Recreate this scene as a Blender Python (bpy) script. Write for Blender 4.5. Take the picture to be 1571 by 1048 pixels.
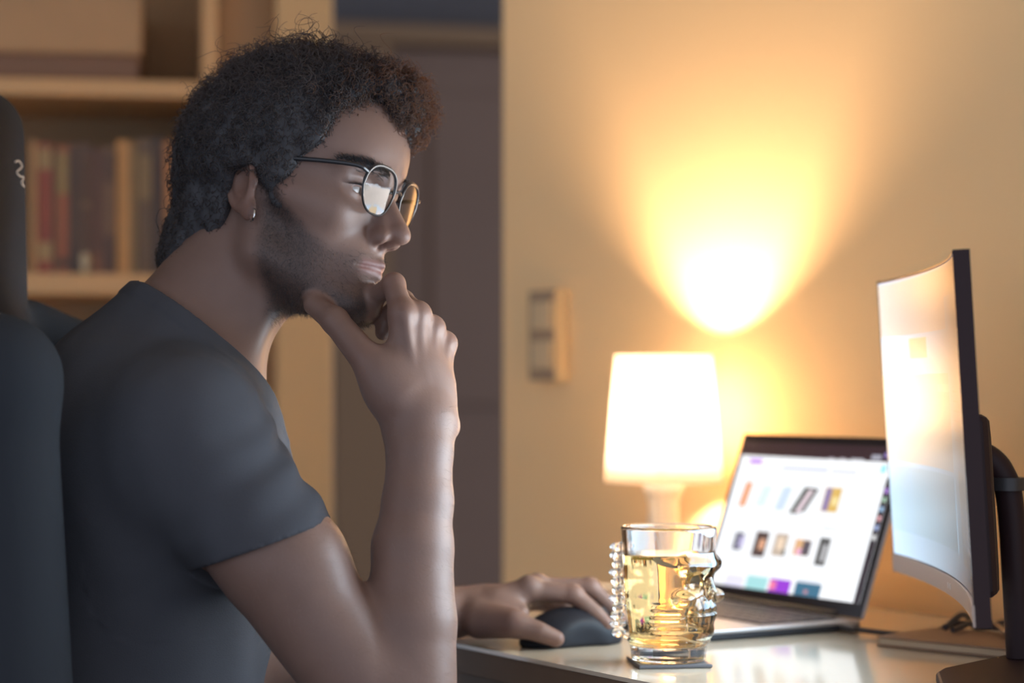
import bpy, math, random
import numpy as np
from mathutils import Matrix, Vector

random.seed(7)
rng = np.random.default_rng(7)
SC = bpy.context.scene
COL = SC.collection
for o_ in list(bpy.data.objects):
    bpy.data.objects.remove(o_)

# ------------------------------------------------------------------ camera, world, exposure
CAMZ = 1.006
FPX = 3200.0
cam_d = bpy.data.cameras.new('camera')
cam = bpy.data.objects.new('camera', cam_d)
COL.objects.link(cam)
cam.location = (0, 0, CAMZ)
cam.rotation_euler = (math.radians(90), 0, 0)
cam_d.sensor_width = 36.0
cam_d.lens = FPX / 1571 * 36.0
cam_d.shift_y = 66.0 / 1571
cam_d.clip_start = 0.02
cam_d.dof.use_dof = True
cam_d.dof.focus_distance = 1.86
cam_d.dof.aperture_fstop = 2.8
SC.camera = cam

world = bpy.data.worlds.new('world')
SC.world = world
world.use_nodes = True
wb = world.node_tree.nodes['Background']
wb.inputs['Color'].default_value = (0.36, 0.405, 0.50, 1)
wb.inputs['Strength'].default_value = 2.45

SC.view_settings.view_transform = 'Standard'
SC.view_settings.look = 'None'
SC.view_settings.gamma = 1.0
SC.view_settings.exposure = 0.0
SC.view_settings.use_curve_mapping = False

BULB_COLOR = (1.0, 0.71, 0.47)
BULB_GLOW = 1500.0
MONITOR_GLOW = 25.0
LAPTOP_GLOW = 1.12

# ------------------------------------------------------------------ helpers
def P(px, py, D):
    """point at depth D seen at a photograph pixel"""
    return np.array([(px - 785.5) / FPX * D, D, CAMZ + (590 - py) / FPX * D])

def nrm(v):
    v = np.asarray(v, float)
    return v / np.linalg.norm(v)

def mat(name, color, rough=0.6, metal=0.0, bump=0.0, bscale=60.0, vary=0.0, vscale=8.0, spec=0.5, **kw):
    m = bpy.data.materials.new(name)
    m.use_nodes = True
    nt = m.node_tree
    b = nt.nodes['Principled BSDF']
    b.inputs['Base Color'].default_value = (*color, 1)
    b.inputs['Roughness'].default_value = rough
    b.inputs['Metallic'].default_value = metal
    b.inputs['Specular IOR Level'].default_value = spec
    for k, v in kw.items():
        b.inputs[k.replace('_', ' ')].default_value = v
    tc = nt.nodes.new('ShaderNodeTexCoord')
    if vary:
        n = nt.nodes.new('ShaderNodeTexNoise')
        n.inputs['Scale'].default_value = vscale
        n.inputs['Detail'].default_value = 5
        nt.links.new(tc.outputs['Object'], n.inputs['Vector'])
        mx = nt.nodes.new('ShaderNodeMix')
        mx.data_type = 'RGBA'
        mx.inputs[6].default_value = (*[max(0, c * (1 - vary)) for c in color], 1)
        mx.inputs[7].default_value = (*[min(1, c * (1 + vary)) for c in color], 1)
        nt.links.new(n.outputs['Fac'], mx.inputs[0])
        nt.links.new(mx.outputs[2], b.inputs['Base Color'])
    if bump:
        n2 = nt.nodes.new('ShaderNodeTexNoise')
        n2.inputs['Scale'].default_value = bscale
        n2.inputs['Detail'].default_value = 4
        nt.links.new(tc.outputs['Object'], n2.inputs['Vector'])
        bp = nt.nodes.new('ShaderNodeBump')
        bp.inputs['Strength'].default_value = bump
        bp.inputs['Distance'].default_value = 0.002
        nt.links.new(n2.outputs['Fac'], bp.inputs['Height'])
        nt.links.new(bp.outputs['Normal'], b.inputs['Normal'])
    return m

def emit(name, color, strength=1.0, rough=0.35, base=(0.02, 0.02, 0.022)):
    m = mat(name, base, rough)
    b = m.node_tree.nodes['Principled BSDF']
    b.inputs['Emission Color'].default_value = (*color, 1)
    b.inputs['Emission Strength'].default_value = strength
    return m

def off_axis(m, gain):
    """a panel gives its full light straight ahead and less to the side"""
    nt = m.node_tree
    g_ = nt.nodes.new('ShaderNodeNewGeometry')
    d_ = nt.nodes.new('ShaderNodeVectorMath'); d_.operation = 'DOT_PRODUCT'
    a_ = nt.nodes.new('ShaderNodeMath'); a_.operation = 'ABSOLUTE'
    k_ = nt.nodes.new('ShaderNodeMath'); k_.operation = 'MULTIPLY'; k_.inputs[1].default_value = gain
    nt.links.new(g_.outputs['Incoming'], d_.inputs[0]); nt.links.new(g_.outputs['Normal'], d_.inputs[1])
    e_ = nt.nodes.new('ShaderNodeMath'); e_.operation = 'POWER'; e_.inputs[1].default_value = 2.25
    nt.links.new(d_.outputs['Value'], a_.inputs[0]); nt.links.new(a_.outputs[0], e_.inputs[0]); nt.links.new(e_.outputs[0], k_.inputs[0])
    nt.links.new(k_.outputs[0], nt.nodes['Principled BSDF'].inputs['Emission Strength'])
    return m

def attach(o, parent):
    if parent is not None:
        o.parent = parent
        o.matrix_parent_inverse = parent.matrix_basis.inverted()
    return o

def tag(o, label=None, cat=None, group=None, kind=None):
    if label: o['label'] = label
    if cat: o['category'] = cat
    if group: o['group'] = group
    if kind: o['kind'] = kind
    return o

def empty(name, loc, label, cat, group=None):
    o = bpy.data.objects.new(name, None)
    COL.objects.link(o)
    o.location = [float(c) for c in loc]
    o.empty_display_size = 0.05
    tag(o, label, cat, group)
    return o

def link_mesh(name, me, m, parent=None):
    if m is not None:
        for mm in (m if isinstance(m, (list, tuple)) else [m]):
            me.materials.append(mm)
    o = bpy.data.objects.new(name, me)
    COL.objects.link(o)
    return attach(o, parent)

def raw_mesh(name, V, F, smooth=True):
    """V (n,3) array, F (m,k) array of equal sized faces"""
    V = np.asarray(V, np.float32); F = np.asarray(F, np.int32)
    me = bpy.data.meshes.new(name)
    m, k = F.shape
    me.vertices.add(len(V)); me.vertices.foreach_set('co', V.ravel())
    me.loops.add(m * k); me.loops.foreach_set('vertex_index', F.ravel())
    me.polygons.add(m)
    me.polygons.foreach_set('loop_start', np.arange(0, m * k, k, dtype=np.int32))
    me.polygons.foreach_set('loop_total', np.full(m, k, np.int32))
    me.polygons.foreach_set('use_smooth', np.full(m, smooth))
    me.update(calc_edges=True)
    return me

class Geo:
    def __init__(s):
        s.v = []; s.f = []; s.mi = []
    def add(s, V, F, mi=0):
        o = len(s.v)
        s.v += [tuple(map(float, p)) for p in V]
        s.f += [tuple(int(i) + o for i in f) for f in F]
        s.mi += [mi] * len(F)
        return s
    def box(s, c, size, axes=None, mi=0):
        a = np.eye(3) if axes is None else np.array(axes)
        h = np.array(size) / 2
        V = [np.array(c) + sx * h[0] * a[0] + sy * h[1] * a[1] + sz * h[2] * a[2]
             for sx in (-1, 1) for sy in (-1, 1) for sz in (-1, 1)]
        F = [(0, 1, 3, 2), (4, 6, 7, 5), (0, 4, 5, 1), (2, 3, 7, 6), (0, 2, 6, 4), (1, 5, 7, 3)]
        if np.linalg.det(a) < 0: F = [f[::-1] for f in F]
        return s.add(V, F, mi)
    def prism(s, poly, z0, z1, mi=0):
        n = len(poly)
        V = [(x, y, z0) for x, y in poly] + [(x, y, z1) for x, y in poly]
        F = [tuple(range(n))[::-1], tuple(range(n, 2 * n))] + [(i, (i + 1) % n, n + (i + 1) % n, n + i) for i in range(n)]
        return s.add(V, F, mi)
    def lathe(s, prof, c=(0, 0, 0), seg=48, mi=0, caps=True, axis=None):
        V = []; F = []
        n = len(prof)
        ax = np.eye(3) if axis is None else np.array(axis)
        for i in range(seg):
            a = 2 * math.pi * i / seg
            for r, z in prof:
                V.append(np.array(c) + r * math.cos(a) * ax[0] + r * math.sin(a) * ax[1] + z * ax[2])
        for i in range(seg):
            j = (i + 1) % seg
            for k in range(n - 1):
                F.append((i * n + k, j * n + k, j * n + k + 1, i * n + k + 1))
        if caps:
            F.append(tuple(i * n for i in range(seg))[::-1])
            F.append(tuple(i * n + n - 1 for i in range(seg)))
        return s.add(V, F, mi)
    def tube(s, pts, r, seg=10, mi=0, closed=False):
        pts = [np.array(p, float) for p in pts]
        n = len(pts)
        rr = r if hasattr(r, '__len__') else [r] * n
        V = []; F = []
        up = np.array([0.123, 0.37, 0.92])
        for i, p in enumerate(pts):
            if closed:
                t = pts[(i + 1) % n] - pts[i - 1]
            else:
                t = pts[min(i + 1, n - 1)] - pts[max(i - 1, 0)]
            t = nrm(t)
            u = nrm(np.cross(up, t) if i == 0 else uprev - t * np.dot(uprev, t))
            uprev = u
            w = np.cross(t, u)
            for k in range(seg):
                a = 2 * math.pi * k / seg
                V.append(p + rr[i] * (math.cos(a) * u + math.sin(a) * w))
        for i in range(n if closed else n - 1):
            j = (i + 1) % n
            for k in range(seg):
                l = (k + 1) % seg
                F.append((i * seg + k, i * seg + l, j * seg + l, j * seg + k))
        if not closed:
            F.append(tuple(range(seg))[::-1])
            F.append(tuple((n - 1) * seg + k for k in range(seg)))
        return s.add(V, F, mi)
    def sphere(s, c, r, seg=16, rings=10, mi=0):
        r = np.array(r) * np.ones(3)
        V = [np.array(c) + r * np.array([math.sin(math.pi * i / rings) * math.cos(2 * math.pi * k / seg),
             math.sin(math.pi * i / rings) * math.sin(2 * math.pi * k / seg), math.cos(math.pi * i / rings)])
             for i in range(1, rings) for k in range(seg)]
        F = [(i * seg + k, (i + 1) * seg + k, (i + 1) * seg + (k + 1) % seg, i * seg + (k + 1) % seg)
             for i in range(rings - 2) for k in range(seg)]
        n = len(V)
        V += [np.array(c) + r * [0, 0, 1], np.array(c) - r * [0, 0, 1]]
        F += [(n, k, (k + 1) % seg) for k in range(seg)]
        b = (rings - 2) * seg
        F += [(n + 1, b + (k + 1) % seg, b + k) for k in range(seg)]
        return s.add(V, F, mi)
    def build(s, name, m, parent=None, smooth=False, bevel=0.0, bseg=2):
        me = bpy.data.meshes.new(name)
        me.from_pydata(s.v, [], s.f)
        me.polygons.foreach_set('material_index', s.mi)
        if smooth:
            me.polygons.foreach_set('use_smooth', [True] * len(s.f))
            me.set_sharp_from_angle(angle=math.radians(42))
        me.update()
        o = link_mesh(name, me, m, parent)
        if bevel:
            md = o.modifiers.new('bevel', 'BEVEL')
            md.width = bevel; md.segments = bseg; md.limit_method = 'ANGLE'
        return o

def spline(pts, n=60):
    """Catmull-Rom through the points"""
    pts = [np.array(p, float) for p in pts]
    q = [2 * pts[0] - pts[1]] + pts + [2 * pts[-1] - pts[-2]]
    out = []
    m = len(pts) - 1
    for k in range(n + 1):
        t = min(k / n * m, m - 1e-9); i = int(t); t -= i
        a, b, c, d = q[i:i + 4]
        out.append(0.5 * (2 * b + (c - a) * t + (2 * a - 5 * b + 4 * c - d) * t * t + (3 * b - a - 3 * c + d) * t ** 3))
    return out

# ------------------------------------------------------------------ signed distance sculpting
def cone(p, a, b, ra, rb):
    a = np.asarray(a, np.float32); b = np.asarray(b, np.float32)
    d = b - a
    q = p - a
    t = np.clip(q @ d / float(d @ d), 0, 1)
    r = q - t[:, None] * d
    return np.sqrt(np.einsum('ij,ij->i', r, r)) - (ra + (rb - ra) * t)

def ell(p, c, r, R=None):
    q = p - np.asarray(c, np.float32)
    if R is not None: q = q @ np.asarray(R, np.float32)
    r = np.asarray(r, np.float32)
    k0 = np.linalg.norm(q / r, axis=1)
    k1 = np.linalg.norm(q / (r * r), axis=1) + 1e-9
    return k0 * (k0 - 1) / k1

def ball(p, c, r):
    return np.linalg.norm(p - np.asarray(c, np.float32), axis=1) - r

def rbox(p, c, h, r, R=None):
    q = p - np.asarray(c, np.float32)
    if R is not None: q = q @ np.asarray(R, np.float32)
    q = np.abs(q) - (np.asarray(h, np.float32) - r)
    return np.linalg.norm(np.maximum(q, 0), axis=1) + np.minimum(q.max(1), 0) - r

def smin(a, b, k):
    h = np.clip(0.5 + 0.5 * (b - a) / k, 0, 1)
    return b * (1 - h) + a * h - k * h * (1 - h)

def ssub(a, b, k):
    return -smin(-a, b, k)

def smax(a, b, k):
    return -smin(-a, -b, k)

def vnoise(p, s, seed=0):
    """cheap smooth noise from sines, about -1..1"""
    r = np.random.default_rng(seed)
    out = np.zeros(len(p), np.float32)
    for i in range(6):
        w = r.normal(size=3); w = w / np.linalg.norm(w) * s * (0.6 + 0.25 * i)
        out += np.sin(p @ w.astype(np.float32) + r.uniform(0, 6.28))
    return out / 3.0

def near(p, f, lo, hi, pad=0.05):
    """evaluate f only near its box"""
    lo = np.asarray(lo, np.float32); hi = np.asarray(hi, np.float32)
    d = np.linalg.norm(np.maximum(np.maximum(lo - p, p - hi), 0), axis=1)
    out = d + 0.04
    m = d < pad
    if m.any(): out[m] = f(p[m])
    return out.astype(np.float32)

def sculpt(f, lo, hi, h, B=8, slack=1.5, relax=1):
    """surface nets over the zero level of f, block-sparse evaluation; returns verts, quads"""
    lo = np.asarray(lo, np.float32); hi = np.asarray(hi, np.float32)
    nb = np.ceil((hi - lo) / (h * B)).astype(int) + 1
    bi = np.stack(np.meshgrid(*[np.arange(n) for n in nb], indexing='ij'), -1).reshape(-1, 3)
    cen = lo + (bi * B + (B - 1) / 2) * h
    fc = np.concatenate([f(c.astype(np.float32)) for c in np.array_split(cen, max(1, len(cen) // 150000))])
    D = np.repeat(np.repeat(np.repeat(np.where(fc < 0, -1, 1).astype(np.float32).reshape(nb), B, 0), B, 1), B, 2)
    act = bi[np.abs(fc) < B * h * 0.87 * slack]
    off = np.stack(np.meshgrid(*[np.arange(B)] * 3, indexing='ij'), -1).reshape(-1, 3)
    for ch in np.array_split(act, max(1, len(act) // 600)):
        idx = (ch[:, None, :] * B + off[None]).reshape(-1, 3)
        D[idx[:, 0], idx[:, 1], idx[:, 2]] = f((lo + idx * h).astype(np.float32))
    S = (D < 0)
    s8 = S.astype(np.int8)
    cs = (s8[:-1, :-1, :-1] + s8[1:, :-1, :-1] + s8[:-1, 1:, :-1] + s8[:-1, :-1, 1:]
          + s8[1:, 1:, :-1] + s8[1:, :-1, 1:] + s8[:-1, 1:, 1:] + s8[1:, 1:, 1:])
    ac = np.argwhere((cs > 0) & (cs < 8))
    idm = np.full(cs.shape, -1, np.int32)
    idm[ac[:, 0], ac[:, 1], ac[:, 2]] = np.arange(len(ac))
    acc = np.zeros((len(ac), 3), np.float32); cnt = np.zeros(len(ac), np.float32)
    for ax in range(3):
        o1, o2 = [a for a in range(3) if a != ax]
        for i in (0, 1):
            for j in (0, 1):
                a = ac.copy(); a[:, o1] += i; a[:, o2] += j
                b = a.copy(); b[:, ax] += 1
                fa = D[a[:, 0], a[:, 1], a[:, 2]]; fb = D[b[:, 0], b[:, 1], b[:, 2]]
                m = (fa < 0) != (fb < 0)
                t = np.where(m, fa / np.where(m, fa - fb, 1), 0)
                pt = (a - ac).astype(np.float32); pt[:, ax] += t
                acc += pt * m[:, None]; cnt += m
    V = lo + (ac + acc / cnt[:, None]) * h
    Q = []
    for ax in range(3):
        o1, o2 = (ax + 1) % 3, (ax + 2) % 3
        sl0 = [slice(None)] * 3; sl1 = [slice(None)] * 3
        sl0[ax] = slice(0, -1); sl1[ax] = slice(1, None)
        e = np.argwhere(S[tuple(sl0)] != S[tuple(sl1)])
        e = e[(e[:, o1] > 0) & (e[:, o2] > 0) & (e[:, o1] < S.shape[o1] - 1) & (e[:, o2] < S.shape[o2] - 1)]
        def at(d1, d2):
            c = e.copy(); c[:, o1] += d1; c[:, o2] += d2
            return idm[c[:, 0], c[:, 1], c[:, 2]]
        q = np.stack([at(-1, -1), at(0, -1), at(0, 0), at(-1, 0)], 1)
        flip = ~S[e[:, 0], e[:, 1], e[:, 2]]
        q[flip] = q[flip][:, ::-1]
        Q.append(q)
    Q = np.concatenate(Q)
    Q = Q[(Q >= 0).all(1)]
    for _ in range(relax):
        a = np.zeros_like(V); n = np.zeros(len(V), np.float32)
        for i in range(4):
            for j in ((i + 1) % 4,):
                for c in range(3):
                    a[:, c] += np.bincount(Q[:, i], V[Q[:, j], c], len(V)) + np.bincount(Q[:, j], V[Q[:, i], c], len(V))
                n += np.bincount(Q[:, i], minlength=len(V)) + np.bincount(Q[:, j], minlength=len(V))
        V = 0.5 * V + 0.5 * a / np.maximum(n, 1)[:, None]
    return V.astype(np.float32), Q

def sculpted(name, f, lo, hi, h, m, parent=None, relax=1, slack=1.5):
    V, Q = sculpt(f, lo, hi, h, relax=relax, slack=slack)
    return link_mesh(name, raw_mesh(name, V, Q), m, parent), V

# ------------------------------------------------------------------ materials of the room
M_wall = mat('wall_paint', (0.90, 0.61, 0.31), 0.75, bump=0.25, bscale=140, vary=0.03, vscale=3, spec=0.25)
M_ceil = mat('ceiling_paint', (0.80, 0.74, 0.64), 0.9)
M_floor = mat('floor_wood', (0.16, 0.10, 0.06), 0.5, vary=0.25, vscale=6)
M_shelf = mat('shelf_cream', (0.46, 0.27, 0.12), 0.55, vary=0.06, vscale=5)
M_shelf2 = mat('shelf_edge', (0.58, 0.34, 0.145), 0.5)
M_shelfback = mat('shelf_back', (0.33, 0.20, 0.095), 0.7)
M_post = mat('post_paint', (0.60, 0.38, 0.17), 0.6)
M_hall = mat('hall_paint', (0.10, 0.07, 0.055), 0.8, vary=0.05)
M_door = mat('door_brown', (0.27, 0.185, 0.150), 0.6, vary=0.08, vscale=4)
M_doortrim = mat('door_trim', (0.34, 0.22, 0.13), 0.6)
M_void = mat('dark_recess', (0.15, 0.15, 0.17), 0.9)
M_desk = mat('desk_laminate', (0.70, 0.60, 0.46), 0.09, spec=0.7)
M_deskedge = mat('desk_edge', (0.17, 0.11, 0.07), 0.5, vary=0.12, vscale=20)
M_black = mat('black_plastic', (0.035, 0.033, 0.036), 0.42)
M_mouse = mat('mouse_plastic', (0.014, 0.015, 0.020), 0.5, spec=0.2)
M_chair = mat('chair_leather', (0.030, 0.034, 0.041), 0.85, bump=0.1, bscale=250, spec=0.10)
M_silver = mat('silver', (0.55, 0.52, 0.50), 0.32, 0.85)
M_white = mat('white_plastic', (0.72, 0.66, 0.56), 0.4)

# ------------------------------------------------------------------ desk wall (parallel to the desk edge)
T = nrm([0.537, -0.843, 0.0])            # along the desk edge, towards the camera
N = np.array([0.843, 0.537, 0.0])        # into the wall
T = np.array([N[1], -N[0], 0.0])
UP = np.array([0, 0, 1.0])
LAMP = P(1018, 590, 2.70); LAMP[2] = 0.74
W0 = LAMP + 0.104 * N; W0[2] = 0

def ray_plane(px, py, p0, n):
    d = np.array([(px - 785.5) / FPX, 1.0, (590 - py) / FPX])
    o = np.array([0, 0, CAMZ])
    return o + d * (np.dot(np.asarray(p0) - o, n) / np.dot(d, n))

CORNER = ray_plane(771.5, 590, W0, N); CORNER[2] = 0
g = Geo()
L = 3.6
g.box(CORNER + T * L / 2 + N * 0.06 + UP * 1.25, (L, 0.12, 2.5), (T, N, UP))
tag(g.build('wall_right', M_wall), kind='structure')
g = Geo().box(CORNER + T * (0.004 + L / 2) - N * 0.006 + UP * 0.04, (L - 0.008, 0.012, 0.08), (T, N, UP))
tag(g.build('baseboard_right', M_white, bevel=0.003), kind='structure')

# floor and ceiling
g = Geo().box((-0.2, 3.0, -0.05), (7.0, 8.0, 0.1))
tag(g.build('floor', M_floor), kind='structure')
g = Geo().box((-0.2, 3.0, 2.55), (7.0, 8.0, 0.1))
tag(g.build('ceiling', M_ceil), kind='structure')

# hall beyond with its dark door
hb = nrm([math.cos(math.radians(13)), math.sin(math.radians(13)), 0])
hn = np.array([-hb[1], hb[0], 0])
H0 = P(640, 590, 5.5); H0[2] = 0
def hall(px, py): return ray_plane(px, py, H0, hn)
def hbox(g, x0, x1, z0, z1, d0, d1):
    c = H0 + hb * (x0 + x1) / 2 + hn * (d0 + d1) / 2 + UP * (z0 + z1) / 2
    return g.box(c, (x1 - x0, d1 - d0, z1 - z0), (hb, hn, UP))
def hx(px): return float(np.dot(hall(px, 590) - H0, hb))
ztop = float(hall(640, 40)[2])
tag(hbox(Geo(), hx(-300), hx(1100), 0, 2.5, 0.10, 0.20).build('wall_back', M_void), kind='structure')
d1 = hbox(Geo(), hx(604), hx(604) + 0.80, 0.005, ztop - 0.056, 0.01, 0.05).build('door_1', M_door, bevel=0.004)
tag(d1, kind='structure')
for (zz0, zz1) in ((0.15, 0.8), (0.95, ztop - 0.17)):
    hbox(Geo(), hx(604) + 0.1, hx(604) + 0.7, zz0, zz1, -0.002, 0.012).build('panel', M_door, d1, bevel=0.006)
k = Geo(); c = H0 + hb * (hx(604) + 0.72) + UP * 1.0
k.tube([c, c - hn * 0.05, c - hn * 0.055 - hb * 0.03, c - hn * 0.055 - hb * 0.12], 0.009)
k.build('handle', M_silver, d1, smooth=True)
tag(hbox(Geo(), hx(510), hx(601), 0, ztop - 0.052, -0.02, 0.10).build('trim_1', M_doortrim, bevel=0.006), kind='structure')
tag(hbox(Geo(), hx(505), hx(604) + 0.9, ztop - 0.05, ztop, -0.03, 0.10).build('trim_2', M_doortrim, bevel=0.006), kind='structure')

# ------------------------------------------------------------------ bookcase on the left
bb = nrm([math.cos(math.radians(9)), math.sin(math.radians(9)), 0])
bn = np.array([-bb[1], bb[0], 0])
B0 = P(322, 590, 3.5); B0[2] = 0
def bpt(px, py): return ray_plane(px, py, B0, bn)
def bx(px): return float(np.dot(bpt(px, 590) - B0, bb))
def bz(px, py): return float(bpt(px, py)[2])
def bbox(g, x0, x1, z0, z1, d0, d1, mi=0):
    c = B0 + bb * (x0 + x1) / 2 + bn * (d0 + d1) / 2 + UP * (z0 + z1) / 2
    return g.box(c, (x1 - x0, d1 - d0, z1 - z0), (bb, bn, UP), mi)
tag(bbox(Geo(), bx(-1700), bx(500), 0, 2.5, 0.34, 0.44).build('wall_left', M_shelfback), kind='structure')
ZT1, ZT0 = bz(150, 121), bz(150, 147)          # upper shelf board edge
ZB1, ZB0 = bz(150, 419), bz(150, 452)          # board below the books
xl, xr = bx(-330), bx(322)
case = empty('bookcase', B0 + bb * (xl + xr) / 2 + bn * 0.16, 'tall cream bookcase behind the man holding a row of books', 'bookcase')
for x in (xl, xr):
    bbox(Geo(), x - 0.0135, x + 0.0135, 0.0, 2.3, 0.0, 0.335).build('side_panel', M_shelf2, case, bevel=0.002)
for z0, z1 in ((0.06, 0.09), (0.40, 0.43), (0.72, 0.75), (ZB0, ZB1), (ZT0, ZT1), (2.27, 2.3)):
    bbox(Geo(), xl + 0.0135, xr - 0.0135, z0, z1, 0.004, 0.32).build('shelf', M_shelf2, case, bevel=0.002)
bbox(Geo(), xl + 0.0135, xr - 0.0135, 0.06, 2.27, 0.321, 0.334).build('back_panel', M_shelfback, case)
# narrow wall strip and pillar to the right of the bookcase
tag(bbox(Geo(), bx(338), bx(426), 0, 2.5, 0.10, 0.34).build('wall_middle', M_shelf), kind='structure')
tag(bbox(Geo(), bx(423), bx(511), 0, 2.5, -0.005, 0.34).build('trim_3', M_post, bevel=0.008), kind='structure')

# storage box on the upper shelf
M_boxlid = mat('box_lid', (0.43, 0.26, 0.13), 0.8, vary=0.08, vscale=12)
M_boxshade = mat('shaded_box_body', (0.24, 0.135, 0.085), 0.85)  # darker than the lid: the shadow band below it put into the colour
sb = empty('storage_box', B0 + bb * (bx(40)) + bn * 0.15 + UP * ZT1, 'wide cardboard storage box with pale lid on the upper shelf', 'box')
bbox(Geo(), bx(-200), bx(212), ZT1 + 0.001, bz(100, 78) + 0.02, 0.05, 0.28).build('shaded_box_body', M_boxshade, sb, bevel=0.003)
bbox(Geo(), bx(-206), bx(217), bz(100, 76), bz(100, 76) + 0.11, 0.035, 0.295).build('box_lid', M_boxlid, sb, bevel=0.004)

# books: (px left, px right, py top, colour, label, accent bands)
books = [
    (44, 55, 212, (0.50, 0.27, 0.11), 'thin tan paperback first in the row beside the chair', []),
    (56, 78, 216, (0.34, 0.075, 0.05), 'thick red book with pale bands on its spine', [(.80, .96, (0.42, 0.28, 0.12)), (.10, .24, (0.45, 0.30, 0.13))]),
    (79, 86, 226, (0.22, 0.13, 0.07), 'slim brown book right of the red one', []),
    (87, 103, 221, (0.40, 0.12, 0.06), 'orange red book with a mustard top band', [(.62, .95, (0.36, 0.24, 0.09)), (.05, .12, (0.08, 0.05, 0.04))]),
    (104, 122, 218, (0.085, 0.055, 0.045), 'blackish book right of the orange red one', []),
    (123, 138, 216, (0.12, 0.065, 0.045), 'dark brown book in the middle of the row', [(.5, .55, (0.22, 0.13, 0.07))]),
    (139, 157, 224, (0.14, 0.07, 0.055), 'dark maroon book in the middle of the row', [(.0, .16, (0.25, 0.12, 0.08))]),
    (158, 176, 222, (0.20, 0.115, 0.07), 'brown book with a dark foot left of the bright tan one', [(.02, .30, (0.09, 0.055, 0.05)), (.72, .95, (0.11, 0.065, 0.05))]),
    (178, 199, 212, (0.62, 0.32, 0.11), 'bright tan hardback standing out in the row', []),
    (200, 209, 215, (0.30, 0.20, 0.09), 'narrow olive book right of the bright tan one', []),
    (210, 232, 208, (0.15, 0.10, 0.065), 'dark book with a large olive grey top band', [(.55, .88, (0.28, 0.19, 0.09))]),
    (233, 250, 206, (0.075, 0.05, 0.045), 'black book near the man\'s nape', []),
    (252, 270, 214, (0.55, 0.24, 0.09), 'orange book half hidden by the man\'s hair', []),
]
M_page = mat('paper', (0.62, 0.48, 0.30), 0.9)
for i, (x0, x1, yt, c, lab, bands) in enumerate(books):
    xa, xb = bx(x0), bx(x1) - 0.0006
    zt = bz((x0 + x1) / 2, yt)
    dd = 0.03 + 0.012 * random.random()
    dp = 0.15 + 0.02 * random.random()
    z0 = ZB1 + 0.0006
    mc = mat('book_cover_%d' % i, tuple(w_ + 0.74 * q for q, w_ in zip(c, (0.03, 0.02, 0.012))), 0.6, vary=0.12, vscale=30)
    root = empty('book', B0 + bb * (xa + xb) / 2 + bn * (dd + dp / 2) + UP * z0, lab, 'book', 'books on the shelf behind the man')
    th = 0.0022
    cv = Geo()
    bbox(cv, xa, xa + th, z0, zt, dd, dd + dp); bbox(cv, xb - th, xb, z0, zt, dd, dd + dp)
    bbox(cv, xa, xb, z0, zt, dd - 0.003, dd + 0.0005)
    cv.build('cover', mc, root)
    bbox(Geo(), xa + th, xb - th, z0 + 0.003, zt - 0.004, dd + 0.001, dd + dp - 0.003).build('page_block', M_page, root)
    for (f0, f1, bc) in bands:
        bbox(Geo(), xa + 0.0004, xb - 0.0004, z0 + (zt - z0) * f0, z0 + (zt - z0) * f1, dd - 0.0038, dd - 0.0028).build(
            'spine_band', mat('spine_band_%d' % i, tuple(w_ + 0.74 * q for q, w_ in zip(bc, (0.03, 0.02, 0.012))), 0.6), root)
# small pale ornament in front of the books
c = bpt(130, 402); zo = ZB1 + 0.0006
g = Geo().lathe([(0.004, 0), (0.0075, 0.002), (0.005, 0.008), (0.008, 0.02), (0.0072, 0.028), (0.004, 0.034)], (c[0] + bn[0] * .012, c[1] + bn[1] * .012, zo), 20)
tag(g.build('figurine', mat('figurine_glaze', (0.55, 0.42, 0.25), 0.4), smooth=True), 'tiny pale ornament standing in front of the books', 'ornament')

# ------------------------------------------------------------------ light switch on the desk wall
def wpt(px, py): return ray_plane(px, py, W0, N)
sw_c = (wpt(829, 515) + wpt(869, 515)) / 2
s0, s1 = float(np.dot(wpt(829, 515) - W0, T)), float(np.dot(wpt(870, 515) - W0, T))
zs0, zs1 = float(wpt(850, 584)[2]), float(wpt(850, 446)[2])
sm, wsw = (s0 + s1) / 2, (s1 - s0)
swc = W0 + T * sm + UP * (zs0 + zs1) / 2
M_switch = mat('switch_plastic', (0.62, 0.46, 0.26), 0.45)
M_switchgap = mat('switch_frame', (0.36, 0.25, 0.15), 0.5)
sw = empty('light_switch', swc, 'double rocker light switch in a deep frame on the wall', 'light switch')
Geo().box(swc - N * 0.011, (wsw, 0.0216, zs1 - zs0), (T, N, UP)).build('frame', M_switchgap, sw, bevel=0.002)
Geo().box(swc - N * 0.0115 + T * (wsw / 2 + 0.0015), (0.003, 0.0228, zs1 - zs0 + 0.001), (T, N, UP)).build('lit_side', M_switch, sw, bevel=0.0008)  # lamp-lit side of the frame, put in as a paler strip
hh = (zs1 - zs0)
for dz in (-0.215, 0.215):
    Geo().box(swc - N * 0.024 + UP * dz * hh + T * 0.004, (wsw * 0.72, 0.006, hh * 0.30), (T, N, UP)).build('rocker', M_switch, sw, bevel=0.002)

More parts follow.
